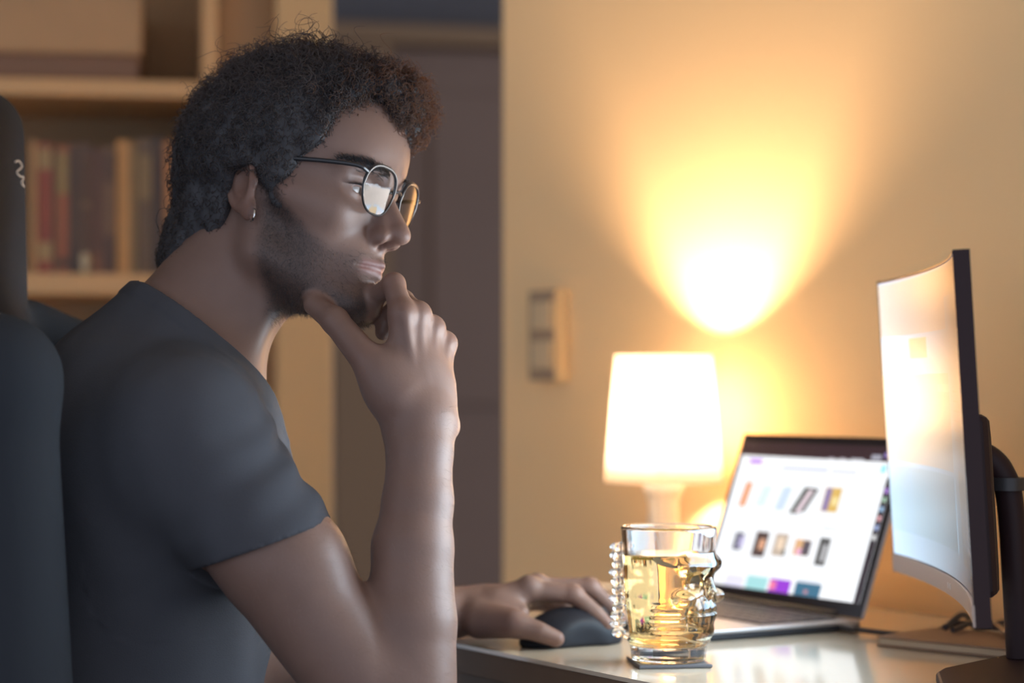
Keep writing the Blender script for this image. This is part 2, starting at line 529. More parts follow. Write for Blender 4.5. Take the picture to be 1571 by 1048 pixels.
# ------------------------------------------------------------------ desk
E0 = P(690, 985, 0.266 * FPX / 395.0)
E1 = P(1000, 1048, 0.266 * FPX / 458.0)
DT = 0.74
ex = nrm([*(E1 - E0)[:2], 0])            # along the front edge, towards the camera
en = np.array([-ex[1], ex[0], 0])        # inwards
if en[0] < 0: en = -en
EL = E0 - ex * 0.30; ER = E0 + ex * 1.20
depth = float(np.dot(W0 - E0, en)) - 0.012
def desk_poly(inset):
    a, b = EL + ex * inset + en * inset, ER - ex * inset + en * inset
    c_, d_ = ER - ex * inset + en * (depth - inset), EL + ex * inset + en * (depth - inset)
    # keep the back off the wall
    out = []
    for q in (a, b, c_, d_):
        gap = float(np.dot(q - W0, N))
        if gap > -0.02: q = q - N * (gap + 0.02)
        out.append((q[0], q[1]))
    return out
desk = empty('desk', np.append(((EL + ER) / 2 + en * depth / 2)[:2], 0), 'pale glossy desk with a brown front edge by the wall', 'desk')
Geo().prism(desk_poly(0.0), DT - 0.004, DT).build('tabletop', M_desk, desk)
Geo().prism(desk_poly(0.0015), DT - 0.030, DT - 0.0042).build('edge_band', M_deskedge, desk, bevel=0.001)
Geo().prism(desk_poly(0.03), DT - 0.085, DT - 0.0302).build('apron', M_deskedge, desk)
for a_, b_ in ((0.06, 0.06), (1.44, 0.06), (0.06, depth - 0.09), (1.44, depth - 0.09)):
    q = EL + ex * a_ + en * b_
    gap = float(np.dot(q - W0, N))
    if gap > -0.06: q = q - N * (gap + 0.06)
    Geo().box((q[0], q[1], 0.327), (0.045, 0.045, 0.654), (ex, en, UP)).build('leg', M_deskedge, desk, bevel=0.003)
def onDesk(px, py):
    D = (CAMZ - DT) * FPX / (py - 590.0)
    return P(px, py, D)

# ------------------------------------------------------------------ table lamp
lx, ly = LAMP[0], LAMP[1]
lamp = empty('table_lamp', (lx, ly, DT), 'lit table lamp with a white cone shade at the wall behind the laptop', 'lamp')
ZS1 = CAMZ + (590 - 545) / FPX * 2.70; ZS0 = CAMZ + (590 - 739) / FPX * 2.70
RT, RB = 0.0625, 0.0765
M_shade = bpy.data.materials.new('shade_fabric'); M_shade.use_nodes = True
nt = M_shade.node_tree; nt.nodes.remove(nt.nodes['Principled BSDF'])
tr_ = nt.nodes.new('ShaderNodeBsdfTranslucent'); df_ = nt.nodes.new('ShaderNodeBsdfDiffuse'); mx_ = nt.nodes.new('ShaderNodeMixShader')
tr_.inputs[0].default_value = (0.99, 0.97, 0.92, 1); df_.inputs[0].default_value = (0.96, 0.93, 0.87, 1); mx_.inputs[0].default_value = 0.18
nt.links.new(tr_.outputs[0], mx_.inputs[1]); nt.links.new(df_.outputs[0], mx_.inputs[2])
nt.links.new(mx_.outputs[0], nt.nodes['Material Output'].inputs[0])
sh = Geo().lathe([(RB, ZS0), (RT, ZS1)], (lx, ly, 0), 64, caps=False).build('lamp_shade', M_shade, lamp, smooth=True)
md = sh.modifiers.new('thick', 'SOLIDIFY'); md.thickness = 0.0009
M_lampbody = mat('lamp_body', (0.70, 0.62, 0.50), 0.35)
Geo().lathe([(0.026, ZS0 - 0.012), (0.026, ZS0 + 0.012), (0.021, ZS0 + 0.02), (0.019, ZS0 + 0.055)], (lx, ly, 0), 32).build('socket', M_white, lamp, smooth=True)
Geo().lathe([(0.052, DT), (0.053, DT + 0.006), (0.047, DT + 0.014), (0.030, DT + 0.03), (0.0215, DT + 0.06), (0.0195, ZS0 - 0.03), (0.0235, ZS0 - 0.0125)],
            (lx, ly, 0), 40).build('base', M_lampbody, lamp, smooth=True)
for k in range(3):
    a = k * 2.094 + 0.4
    rr_ = RT + (RB - RT) * 0.86
    Geo().tube([(lx + 0.018 * math.cos(a), ly + 0.018 * math.sin(a), ZS0 + 0.02), (lx + rr_ * math.cos(a), ly + rr_ * math.sin(a), ZS0 + 0.022)], 0.0014, 6).build('spoke', M_silver, lamp)
ZBU = ZS1 - 0.067
bulb = Geo().sphere((lx, ly, ZBU), (0.021, 0.021, 0.026), 20, 14).build('bulb', emit('bulb_glow', BULB_COLOR, BULB_GLOW), lamp, smooth=True)
# lamp flex running down behind the desk
Geo().tube(spline([(lx - 0.05, ly - 0.01, DT + 0.005), (lx - 0.075, ly + 0.0, DT + 0.0035), (lx - 0.09, ly + 0.03, DT + 0.0035)], 14), 0.0028, 8).build('flex', M_white, lamp, smooth=True)

# ------------------------------------------------------------------ laptop
U_ = lambda a, b: nrm([*(b - a)[:2], 0])
LHR = onDesk(1320, 968)                                     # right rear corner (hinge end)
th = math.radians(30)
lh = np.array([-math.sin(th), math.cos(th), 0])             # hinge line, away from the camera
lf = np.array([-math.cos(th), -math.sin(th), 0])            # towards the user
LW, LD_, LT = 0.304, 0.212, 0.0095
zb = DT + 0.002
hc = LHR + lh * LW / 2
M_alu = mat('laptop_aluminium', (0.50, 0.47, 0.46), 0.38, 0.6)
M_alud = mat('laptop_shade_and_hinge', (0.018, 0.019, 0.024), 0.5)
laptop = empty('laptop', (hc[0] + lf[0] * 0.1, hc[1] + lf[1] * 0.1, DT), 'open silver laptop showing a shopping page behind the glass mug', 'laptop')
c = hc + lf * LD_ / 2
Geo().box((c[0], c[1], zb + LT - 0.0019), (LW, LD_, 0.0038), (lh, lf, UP)).build('base', M_alu, laptop, bevel=0.0012)
Geo().box((c[0], c[1], zb + 0.0028), (LW - 0.001, LD_ - 0.001, 0.0057), (lh, lf, UP)).build('shaded_underside', M_alud, laptop)  # shadow side of the base, put in as a near-black slab
for sx in (-1, 1):
    for sy in (-1, 1):
        q = c + lh * sx * (LW / 2 - 0.03) + lf * sy * (LD_ / 2 - 0.025)
        Geo().lathe([(0.006, DT + 0.0002), (0.006, zb)], (q[0], q[1], 0), 14).build('foot', M_black, laptop)
zt = zb + LT
kb = c - lf * 0.038
Geo().box((kb[0], kb[1], zt + 0.0001), (0.272, 0.106, 0.0003), (lh, lf, UP)).build('keyboard_well', mat('key_well', (0.06, 0.055, 0.06), 0.6), laptop)
M_key = mat('key_plastic', (0.055, 0.05, 0.058), 0.55)
kme = None
for r in range(6):
    for q in range(14):
        p = kb + lh * ((q - 6.5) * 0.0190) + lf * ((r - 2.5) * 0.0172)
        if kme is None:
            ko = Geo().box((0, 0, 0.0007), (0.0162, 0.0146, 0.0012), (lh, lf, UP)).build('key', M_key, laptop)
            kme = ko.data
        else:
            ko = bpy.data.objects.new('key', kme); COL.objects.link(ko); attach(ko, laptop)
        ko.location = (p[0], p[1], zt + 0.0003)
tp = c + lf * 0.062
Geo().box((tp[0], tp[1], zt + 0.0002), (0.125, 0.075, 0.0004), (lh, lf, UP)).build('trackpad', mat('trackpad', (0.46, 0.43, 0.42), 0.3, 0.4), laptop)
# lid
ti = math.radians(19.5)
lu = -lf * math.sin(ti) + UP * math.cos(ti)                 # up along the lid
ln = lf * math.cos(ti) + UP * math.sin(ti)                  # screen normal
h0 = np.array([hc[0], hc[1], zt + 0.001])
lc = h0 + lu * 0.103
Geo().box(lc - ln * 0.0035, (LW, 0.206, 0.005), (lh, lu, ln)).build('lid', M_alu, laptop, bevel=0.002)
M_bezel = mat('screen_bezel', (0.022, 0.018, 0.022), 0.14)
Geo().box(lc - ln * 0.0005, (LW - 0.002, 0.2045, 0.0011), (lh, lu, ln)).build('bezel', M_bezel, laptop)
Geo().tube([h0 - lh * 0.11 + UP * 0.0005 - lf * 0.002, h0 + lh * 0.11 + UP * 0.0005 - lf * 0.002], 0.0045, 10).build('hinge', M_alud, laptop, smooth=True)
# the panel shows a page: u from the left edge (far end of the hinge) to the right, v upward
SWD, SHT = 0.287, 0.179
sc0 = lc + lh * SWD / 2 - lu * (SHT / 2 - 0.003)
def lq(g, u0, v0, u1, v1, lift=0.0, skew=0.0, mi=0):
    o = ln * (0.0003 + lift)
    q = [(u0 - skew, v0), (u1 - skew, v0), (u1 + skew, v1), (u0 + skew, v1)]
    V = [sc0 - lh * (u * SWD) + lu * (v * SHT) + o for u, v in q]
    return g.add(V, [(0, 1, 2, 3)], mi)
def lum(name, c, s=None): return emit(name, c, LAPTOP_GLOW if s is None else s, 0.2)
display = lq(Geo(), 0, 0, 1, 1).build('display', lum('page_white', (0.95, 0.97, 1.0)), laptop)
pieces = [
    # top window bar: desktop picture with menu bar
    (0.00, 0.902, 1.00, 1.00, (0.030, 0.012, 0.016), 'desktop_strip', 0),
    (0.58, 0.905, 0.62, 0.912, (0.6, 0.55, 0.6), 'menu_icon', 0), (0.65, 0.905, 0.69, 0.913, (0.6, 0.55, 0.6), 'menu_icon', 0),
    (0.72, 0.905, 0.80, 0.915, (0.55, 0.55, 0.6), 'menu_icon', 0), (0.84, 0.912, 0.90, 0.945, (0.35, 0.35, 0.42), 'menu_icon', 0),
    (0.915, 0.93, 0.985, 0.962, (0.30, 0.22, 0.55), 'menu_icon', 0),
    # page header
    (0.07, 0.845, 0.155, 0.880, (0.55, 0.25, 0.95), 'logo_block', 0),
    (0.30, 0.815, 0.60, 0.838, (0.66, 0.69, 0.80), 'text_line', 0), (0.62, 0.813, 0.78, 0.832, (0.70, 0.72, 0.82), 'text_line', 0),
    (0.915, 0.83, 0.945, 0.88, (0.35, 0.80, 0.86), 'badge', 0),
    (0.70, 0.755, 0.78, 0.768, (0.78, 0.80, 0.90), 'text_line', 0), (0.83, 0.74, 0.96, 0.752, (0.78, 0.80, 0.88), 'text_line', 0),
    # products, first row
    (0.085, 0.545, 0.125, 0.715, (0.80, 0.30, 0.10), 'product_picture', 0.006),
    (0.215, 0.575, 0.235, 0.64, (0.16, 0.42, 0.33), 'product_picture', 0), (0.20, 0.555, 0.265, 0.70, (0.74, 0.86, 0.86), 'product_picture', 0.01),
    (0.335, 0.54, 0.395, 0.70, (0.62, 0.74, 0.92), 'product_picture', 0.012),
    (0.455, 0.525, 0.52, 0.705, (0.055, 0.07, 0.06), 'product_picture', 0.03), (0.487, 0.535, 0.525, 0.69, (0.80, 0.66, 0.72), 'product_detail', 0.028), (0.522, 0.54, 0.548, 0.70, (0.10, 0.10, 0.10), 'product_detail', 0.028),
    (0.62, 0.555, 0.72, 0.715, (0.72, 0.47, 0.13), 'product_picture', 0), (0.625, 0.56, 0.66, 0.71, (0.26, 0.20, 0.42), 'product_detail', 0), (0.675, 0.60, 0.71, 0.655, (0.90, 0.74, 0.35), 'product_detail', 0),
    (0.66, 0.45, 0.70, 0.458, (0.8, 0.82, 0.9), 'text_line', 0),
    # products, second row
    (0.115, 0.245, 0.175, 0.365, (0.12, 0.12, 0.17), 'product_picture', 0), (0.148, 0.265, 0.185, 0.34, (0.52, 0.48, 0.72), 'product_detail', 0),
    (0.255, 0.215, 0.34, 0.385, (0.09, 0.055, 0.05), 'product_picture', 0), (0.290, 0.265, 0.325, 0.335, (0.80, 0.42, 0.26), 'product_detail', 0),
    (0.385, 0.235, 0.47, 0.385, (0.56, 0.45, 0.36), 'product_picture', 0), (0.41, 0.28, 0.445, 0.355, (0.90, 0.70, 0.52), 'product_detail', 0), (0.455, 0.24, 0.472, 0.28, (0.10, 0.12, 0.12), 'product_detail', 0),
    (0.52, 0.255, 0.612, 0.36, (0.74, 0.44, 0.22), 'product_picture', 0), (0.572, 0.258, 0.622, 0.355, (0.11, 0.09, 0.11), 'product_detail', 0), (0.54, 0.26, 0.572, 0.30, (0.85, 0.45, 0.65), 'product_detail', 0),
    (0.67, 0.205, 0.735, 0.385, (0.10, 0.10, 0.10), 'product_picture', 0), (0.70, 0.235, 0.722, 0.34, (0.52, 0.52, 0.54), 'product_detail', 0),
    (0.665, 0.44, 0.76, 0.452, (0.70, 0.73, 0.82), 'text_line', 0), (0.25, 0.185, 0.34, 0.194, (0.80, 0.83, 0.90), 'text_line', 0),
    (0.40, 0.185, 0.48, 0.194, (0.80, 0.83, 0.90), 'text_line', 0), (0.52, 0.19, 0.62, 0.20, (0.80, 0.83, 0.90), 'text_line', 0), (0.67, 0.175, 0.76, 0.185, (0.80, 0.83, 0.90), 'text_line', 0),
    (0.60, 0.090, 0.74, 0.106, (0.70, 0.74, 0.84), 'text_line', 0), (0.85, 0.62, 0.96, 0.63, (0.82, 0.84, 0.9), 'text_line', 0), (0.85, 0.52, 0.94, 0.53, (0.82, 0.84, 0.9), 'text_line', 0), (0.85, 0.40, 0.95, 0.41, (0.82, 0.84, 0.9), 'text_line', 0),
    # bottom banners
    (0.13, 0.0, 0.255, 0.075, (0.80, 0.78, 0.95), 'banner', 0),
    (0.275, 0.0, 0.415, 0.085, (0.38, 0.72, 0.74), 'banner', 0),
    (0.43, 0.0, 0.565, 0.085, (0.32, 0.045, 0.66), 'banner', 0), (0.43, 0.012, 0.475, 0.07, (0.85, 0.20, 0.38), 'banner_picture', 0),
    (0.595, 0.0, 0.755, 0.085, (0.045, 0.16, 0.26), 'banner', 0), (0.655, 0.015, 0.68, 0.04, (0.5, 0.25, 0.3), 'banner_picture', 0),
    # dock at the right edge
    (0.965, 0.0, 1.0, 0.80, (0.020, 0.012, 0.018), 'dock', 0),
    (0.972, 0.70, 0.994, 0.735, (0.38, 0.20, 0.62), 'dock_icon', 0), (0.972, 0.645, 0.994, 0.675, (0.35, 0.55, 0.40), 'dock_icon', 0),
    (0.972, 0.585, 0.994, 0.615, (0.30, 0.48, 0.72), 'dock_icon', 0), (0.972, 0.525, 0.994, 0.555, (0.72, 0.35, 0.38), 'dock_icon', 0),
    (0.972, 0.465, 0.994, 0.497, (0.32, 0.40, 0.66), 'dock_icon', 0), (0.972, 0.40, 0.994, 0.435, (0.66, 0.66, 0.66), 'dock_icon', 0),
]
cache = {}
for i, (u0, v0, u1, v1, c_, nm, sk) in enumerate(pieces):
    if c_ not in cache: cache[c_] = lum('page_ink_%d' % i, c_)
    lq(Geo(), u0, v0, u1, v1, 0.0001 + 0.0000035 * i, sk).build(nm, cache[c_], display)

# ------------------------------------------------------------------ curved monitor
MN_t, MN_b = P(1463, 385, 1.69), P(1495, 960, 1.69)
MF_t, MF_b = P(1347, 433, 2.205), P(1375, 878, 2.205)
md_ = nrm(np.array([*(MF_t - MN_t)[:2], 0.0]))              # from the near edge to the far edge
mcx = (MN_t + MN_b + MF_t + MF_b) / 4
MW = float(np.linalg.norm((MF_t - MN_t)[:2]))
mu = nrm(((MN_t + MF_t) - (MN_b + MF_b)) * [1, 1, 1]); mu = nrm(mu - md_ * np.dot(mu, md_))
mn = nrm(np.cross(mu, md_))
if mn[0] > 0: mn = -mn                                       # screen normal, towards the man
MH = float(np.linalg.norm((MN_t + MF_t) / 2 - (MN_b + MF_b) / 2))
SAG = 0.019
def mp(u, v, d=0.0):
    """u 0..1 from far edge (screen left) to near edge, v 0..1 upwards, d towards the man"""
    x = (u - 0.5)
    sag = SAG * (1 - 4 * x * x)
    return mcx - md_ * x * MW + mu * (v - 0.5) * MH - mn * sag + mn * d
NG = 36
def mgrid(u0, u1):
    return [u0] + [k / NG for k in range(NG + 1) if u0 + 1e-6 < k / NG < u1 - 1e-6] + [u1]
mp0 = mp
def mp(u, v, d=0.0):
    """the same arc as flat facets, so that prints laid on it never cross it"""
    k = min(int(u * NG), NG - 1); t = u * NG - k
    return mp0(k / NG, v, d) * (1 - t) + mp0((k + 1) / NG, v, d) * t
def mslab(u0, u1, v0, v1, d0, d1, n=28, taper=0.0, mi=0):
    V = []; F = []
    us = mgrid(u0, u1); n = len(us) - 1
    for u in us:
        V += [mp(u, v0, d1), mp(u, v1, d1), mp(u, v1, d0), mp(u, v0, d0)]
    for i in range(n):
        a = i * 4; b = a + 4
        for k in range(4):
            F.append((a + k, b + k, b + (k + 1) % 4, a + (k + 1) % 4))
    F += [(3, 2, 1, 0), (n * 4, n * 4 + 1, n * 4 + 2, n * 4 + 3)]
    F = [f[::-1] for f in F]
    return Geo().add(V, F, mi)
def mface(u0, u1, v0, v1, d, n=24, tilt=0.0):
    V = []
    us = mgrid(u0, u1); n = len(us) - 1
    for u in us:
        V += [mp(u, v0, d), mp(u, v1, d)]
    F = [(2 * i, 2 * i + 2, 2 * i + 3, 2 * i + 1) for i in range(n)]
    return Geo().add(V, F)
stand_c = mcx - mn * 0.115; 
monitor = empty('monitor', (stand_c[0], stand_c[1], DT), 'curved monitor seen almost edge-on at the right of the desk', 'monitor')
M_monback = mat('monitor_shell', (0.030, 0.016, 0.018), 0.5, spec=0.2)
M_monbez = mat('monitor_bezel', (0.028, 0.018, 0.020), 0.35)
M_chin = mat('monitor_chin', (0.42, 0.33, 0.28), 0.4, 0.3)
CH = 0.058
mslab(0.0, 1.0, 0.0, 1.0, -0.012, 0.0).build('housing', M_monback, monitor, smooth=True, bevel=0.001)
mslab(0.0, 1.0, 0.0, CH, 0.0002, 0.0022).build('chin', M_chin, monitor, smooth=True)
mslab(0.0, 1.0, 0.993, 1.0, 0.0002, 0.0016).build('top_bezel', M_monbez, monitor, smooth=True)
def mlum(name, c): return off_axis(emit(name, c, 1.0, 0.28), MONITOR_GLOW)
# base page, with a soft vertical change from warm header to pale blue
Ms = mlum('monitor_page', (0.56, 0.78, 1.0))
screen = mface(0.004, 0.996, CH + 0.004, 0.992, 0.0006).build('display', Ms, monitor)
mpieces = [
    (0.004, 0.66, 0.80, 0.992, (0.74, 0.70, 0.66), 'header_picture'),
    (0.66, 0.996, 0.90, 0.992, (0.78, 0.76, 0.74), 'header_bar'),
    (0.02, 0.21, 0.685, 0.775, (0.95, 0.90, 0.93), 'profile_picture'),
    (0.23, 0.40, 0.715, 0.785, (0.80, 0.64, 0.40), 'button'),
    (0.004, 0.66, 0.345, 0.66, (0.72, 0.68, 0.62), 'content_picture'),
    (0.50, 0.66, 0.60, 0.625, (0.95, 0.86, 0.74), 'caption'),
    (0.74, 0.96, 0.07, 0.36, (0.74, 0.66, 0.60), 'side_picture'),
    (0.004, 0.66, 0.09, 0.33, (0.48, 0.70, 0.86), 'blue_picture'),
] + [(0.72, 0.93 - 0.03 * (k % 3), 0.60 - 0.03 * k, 0.606 - 0.03 * k, (0.66, 0.60, 0.62), 'text_line') for k in range(6)] \
  + [(0.76, 0.95, 0.24 - 0.022 * k, 0.245 - 0.022 * k, (0.55, 0.58, 0.70), 'text_line') for k in range(6)]
for i, (u0, u1, v0, v1, c_, nm) in enumerate(mpieces):
    v0 = CH + 0.004 + (0.988 - CH) * v0; v1 = CH + 0.004 + (0.988 - CH) * v1
    mface(u0, u1, v0, min(v1, 0.992), 0.0007 + 0.00002 * i, 12).build(nm, mlum('monitor_ink_%d' % i, c_), screen)
# maker's mark on the chin, two small bright strokes
for uu in (0.50, 0.525):
    mslab(uu, uu + 0.014, CH * 0.35, CH * 0.65, 0.0022, 0.0026, 2).build('badge', M_silver, monitor)
# back housing bulge, neck, cable ring, base
bul = []
for (w, h, d) in ((0.50, 0.54, -0.0122), (0.48, 0.51, -0.024), (0.34, 0.38, -0.031)):
    for (su, sv) in ((-1, -1), (1, -1), (1, 1), (-1, 1)):
        bul.append(mp(0.5, 0.29) - md_ * su * w / 2 * MW + mu * sv * h / 2 * MH + mn * (d + 0.0))
Fb = [(0, 3, 2, 1), (8, 9, 10, 11)] + [(r * 4 + k, r * 4 + (k + 1) % 4, r * 4 + 4 + (k + 1) % 4, r * 4 + 4 + k) for r in range(2) for k in range(4)]
# deeper shell that also fills the hollow behind the curved panel
Geo().add(bul, Fb).build('back_cover', M_monback, monitor, bevel=0.006)
bk = mp(0.5, 0.40, -0.028)
nk = [bk, bk - mn * 0.010 + UP * 0.005, bk - mn * 0.026 - UP * 0.012, bk - mn * 0.035 - UP * 0.05]
zf = DT + 0.012
foot = np.array([*(bk - mn * 0.043)[:2], zf])
pts = spline(nk + [foot], 36)
Geo().tube(pts, 0.0125, 14).build('neck', M_monback, monitor, smooth=True)
ring = pts[22]
Geo().lathe([(0.0128, -0.006), (0.018, -0.006), (0.018, 0.006), (0.0128, 0.006)], ring, 24, caps=False).build('cable_ring', M_black, monitor, smooth=True)
Geo().tube([ring + mn * 0.016, ring + mn * 0.030], 0.0035, 10).build('cable_clip', M_black, monitor, smooth=True)
bp_ = [tuple(onDesk(*q)[:2]) for q in ((1436, 1050), (1446, 1043), (1545, 1021), (1580, 1017), (1640, 1019), (1690, 1035), (1690, 1060), (1600, 1100), (1470, 1085), (1440, 1066))]
if np.cross(np.array(bp_[1]) - bp_[0], np.array(bp_[2]) - bp_[1]) < 0: bp_ = bp_[::-1]
Geo().prism(bp_, DT + 0.0003, DT + 0.011).build('stand_base', M_monback, monitor, bevel=0.003)

# ------------------------------------------------------------------ mouse, coaster, mug, cables, notebook
MO = onDesk(880, 990 - 3); MO = MO + en * 0.0
mo_f = nrm([0.90, 0.43, 0]); mo_l = np.array([-mo_f[1], mo_f[0], 0])
MO = P(884, 590, 2.135); MO[2] = DT
def f_mouse(p):
    q = p - MO.astype(np.float32)
    x = q @ mo_f.astype(np.float32); y = q @ mo_l.astype(np.float32); z = q[:, 2]
    L_ = np.stack([x, y, z], 1)
    a = ell(L_, (-0.006, 0, 0.004), (0.057, 0.0315, 0.035))
    a = smax(a, -(z - 0.0006), 0.002)
    a = smax(a, np.abs(y) - 0.0295 + 0.004 * np.cos(x * 50), 0.004)
    return a
mo, _ = sculpted('computer_mouse', f_mouse, MO + [-0.075, -0.06, -0.004], MO + [0.075, 0.06, 0.045], 0.0016, M_mouse)
tag(mo, 'dark computer mouse under the man\'s left hand', 'mouse')
w_ = MO + mo_f * 0.028 + UP * 0.030
Geo().lathe([(0.003, -0.003), (0.0075, -0.0035), (0.0078, 0.0), (0.0075, 0.0035), (0.003, 0.003)], w_, 20, axis=(mo_f, UP, mo_l)).build('scroll_wheel', M_black, mo, smooth=True)

MUG = P(1026, 590, 1.985); MUG[2] = DT
ms = math.radians(36)
mf = np.array([math.cos(ms), -math.sin(ms), 0.0])           # the way the skull looks
mr = np.array([-mf[1], mf[0], 0.0])
cst = empty('coaster', MUG, 'thin slate coaster under the skull mug', 'coaster')
ca = nrm([0.99, 0.12, 0]); cb = np.array([-ca[1], ca[0], 0])
Geo().box(MUG + UP * 0.0021, (0.070, 0.070, 0.0036), (ca, cb, UP)).build('slab', mat('slate', (0.12, 0.12, 0.13), 0.4), cst, bevel=0.0012)
MB_ = MUG + UP * 0.0042
MH_ = 0.1275
def mug_r(z):
    return np.interp(z, [0, 0.010, 0.022, 0.040, 0.056, 0.075, 0.092, 0.110, 0.1275],
                     [0.0355, 0.0362, 0.0375, 0.0395, 0.0418, 0.0430, 0.0434, 0.0446, 0.0458])
def mug_local(p):
    q = p - MB_.astype(np.float32)
    return np.stack([q @ mf.astype(np.float32), q @ mr.astype(np.float32), q[:, 2]], 1)
def skull(L_, off):
    """outer wall with the face pushed out, off shrinks it"""
    x, y, z = L_.T
    r = np.hypot(x, y)
    d = (r - mug_r(z)) * 0.97
    s = np.stack([x, np.abs(y), z], 1)
    d = smin(d, cone(s, (0.041, 0.0, 0.090), (0.035, 0.026, 0.092), 0.0075, 0.007), 0.007)      # brow
    d = smin(d, cone(s, (0.042, 0.0, 0.083), (0.0475, 0, 0.066), 0.0035, 0.0052), 0.004)        # nose bone
    d = smin(d, ell(s, (0.034, 0.027, 0.061), (0.010, 0.010, 0.007)), 0.006)                    # cheekbone
    d = smin(d, ell(s, (0.033, 0, 0.030), (0.012, 0.021, 0.012)), 0.006)                        # jaw
    d = smin(d, ell(s, (0.0385, 0, 0.047), (0.009, 0.020, 0.0145)), 0.005)                      # tooth row
    d = ssub(d, ell(s, (0.043, 0.0165, 0.0755), (0.011, 0.0108, 0.0098)), 0.004)                # eye holes
    d = ssub(d, ell(s, (0.0515, 0.0035, 0.0625), (0.004, 0.0030, 0.0045)), 0.0018)              # nose holes
    if off == 0:
        th_ = np.arctan2(y, x)
        mk = np.clip((0.64 - np.abs(th_)) / 0.12, 0, 1) * np.clip(1 - np.abs(z - 0.047) / 0.016, 0, 1)
        d = d + mk * 0.0016 * np.exp(-(np.sin(th_ * 11.5) / 0.38) ** 2)
        d = d + mk * 0.0022 * np.exp(-((z - 0.0475) / 0.0013) ** 2)
        hk = np.clip((np.abs(th_) - 0.55) / 0.2, 0, 1) * np.clip((1.5 - np.abs(th_)) / 0.2, 0, 1)
        d = d - hk * 0.0011 * np.cos(z * 900) * np.clip(1 - np.abs(z - 0.042) / 0.018, 0, 1)    # ribs beside the jaw
    return d + off
def f_mug(p):
    L_ = mug_local(p); z = L_[:, 2]
    o = smax(skull(L_, 0.0), np.abs(z - MH_ / 2) - MH_ / 2, 0.003)
    o = smin(o, np.hypot(np.hypot(L_[:, 0], L_[:, 1]) - 0.0365, z - 0.019) - 0.0028, 0.003)     # foot bead
    i = smax(np.hypot(L_[:, 0], L_[:, 1]) - mug_r(z) + 0.0036, 0.017 - z, 0.006)
    i = smax(i, skull(L_, 0.0042), 0.002)
    return ssub(o, i, 0.0015)
def f_tea(p):
    L_ = mug_local(p); z = L_[:, 2]
    i = smax(np.hypot(L_[:, 0], L_[:, 1]) - mug_r(z) + 0.0033, 0.0168 - z, 0.006)
    i = smax(i, skull(L_, 0.0039), 0.002)
    return np.maximum(i, z - 0.1015)
M_glass = mat('mug_glass', (1, 1, 1), 0.0, Transmission_Weight=1.0, IOR=1.47)
M_tea = mat('pale_tea', (0.97, 0.71, 0.33), 0.0, Transmission_Weight=1.0, IOR=1.33)
mug, _ = sculpted('skull_mug', f_mug, MB_ + [-0.062, -0.062, -0.003], MB_ + [0.062, 0.062, MH_ + 0.004], 0.0010, M_glass, relax=1)
tag(mug, 'clear glass skull shaped mug with a bone handle on the desk edge', 'mug')
tea, _ = sculpted('tea', f_tea, MB_ + [-0.06, -0.06, 0.012], MB_ + [0.06, 0.06, 0.110], 0.0012, M_tea, relax=1)
tag(tea, 'pale golden tea filling the glass skull mug', 'drink')
# bead-like bone handle on the side away from the face
hp = lambda r, z, s=0.0: MB_ - mf * r + mr * s + UP * z
hg = Geo()
path = spline([hp(0.0435, 0.106), hp(0.052, 0.108), hp(0.0575, 0.098), hp(0.0585, 0.080), hp(0.058, 0.055), hp(0.0565, 0.030), hp(0.050, 0.020), hp(0.0375, 0.020)], 60)
hg.tube(path, 0.0030, 10)
for k in range(11):
    c = hp(0.0575 + 0.0014 * math.sin(k * 2.4), 0.105 - k * 0.0083)
    hg.sphere(c, (0.0070, 0.0070, 0.0048) if k % 3 else (0.0078, 0.0078, 0.0042), 14, 8)
    if k % 2: hg.sphere(c + mr * 0.004 + mf * 0.003, 0.0036, 10, 7); hg.sphere(c - mr * 0.004 + mf * 0.003, 0.0036, 10, 7)
hg.build('handle', M_glass, mug, smooth=True)
# lemon wedge and a leaf floating in the tea
lem = Geo(); V = []; ca_ = MB_ + UP * 0.1005 - mf * 0.006
for k in range(17):
    a = math.pi * k / 16 + 0.6
    V.append(ca_ + 0.021 * (math.cos(a) * mf + math.sin(a) * mr))
nV = len(V)
V += [v - UP * 0.0045 for v in V]
F = [tuple(range(nV)), tuple(range(2 * nV - 1, nV - 1, -1))] + [(i, nV + i, nV + (i + 1) % nV, (i + 1) % nV) for i in range(nV)]
lem.add(V, F)
tag(lem.build('lemon_slice', mat('lemon', (0.50, 0.40, 0.10), 0.4)), 'half slice of lemon floating on the tea', 'lemon slice')
leaf = Geo(); V = []; lc_ = MB_ + UP * 0.0955 + mf * 0.010 - mr * 0.020
la, lb = nrm(mf * 0.85 - mr * 0.25 - UP * 0.22), nrm(mr + mf * 0.3)
for k in range(11):
    t = k / 10; w = 0.0065 * math.sin(math.pi * (0.04 + 0.92 * t)) ** 0.8
    m_ = lc_ + la * (t - 0.5) * 0.036 - UP * 0.004 * math.sin(math.pi * t)
    for s_ in (-1, 0, 1):
        V.append(m_ + lb * w * s_ + UP * (0.0014 if s_ else 0.0))
    for s_ in (1, 0, -1):
        V.append(m_ + lb * w * s_ + UP * ((0.0014 if s_ else 0.0) - 0.0006))
F = [(k * 6 + i, k * 6 + (i + 1) % 6, k * 6 + 6 + (i + 1) % 6, k * 6 + 6 + i) for k in range(10) for i in range(6)] + [(5, 4, 3, 2, 1, 0), tuple(60 + i for i in range(6))]
leaf.add(V, F)
tag(leaf.build('tea_leaf', mat('leaf_green', (0.085, 0.085, 0.03), 0.5), smooth=True), 'dark leaf steeping near the surface of the tea', 'leaf')

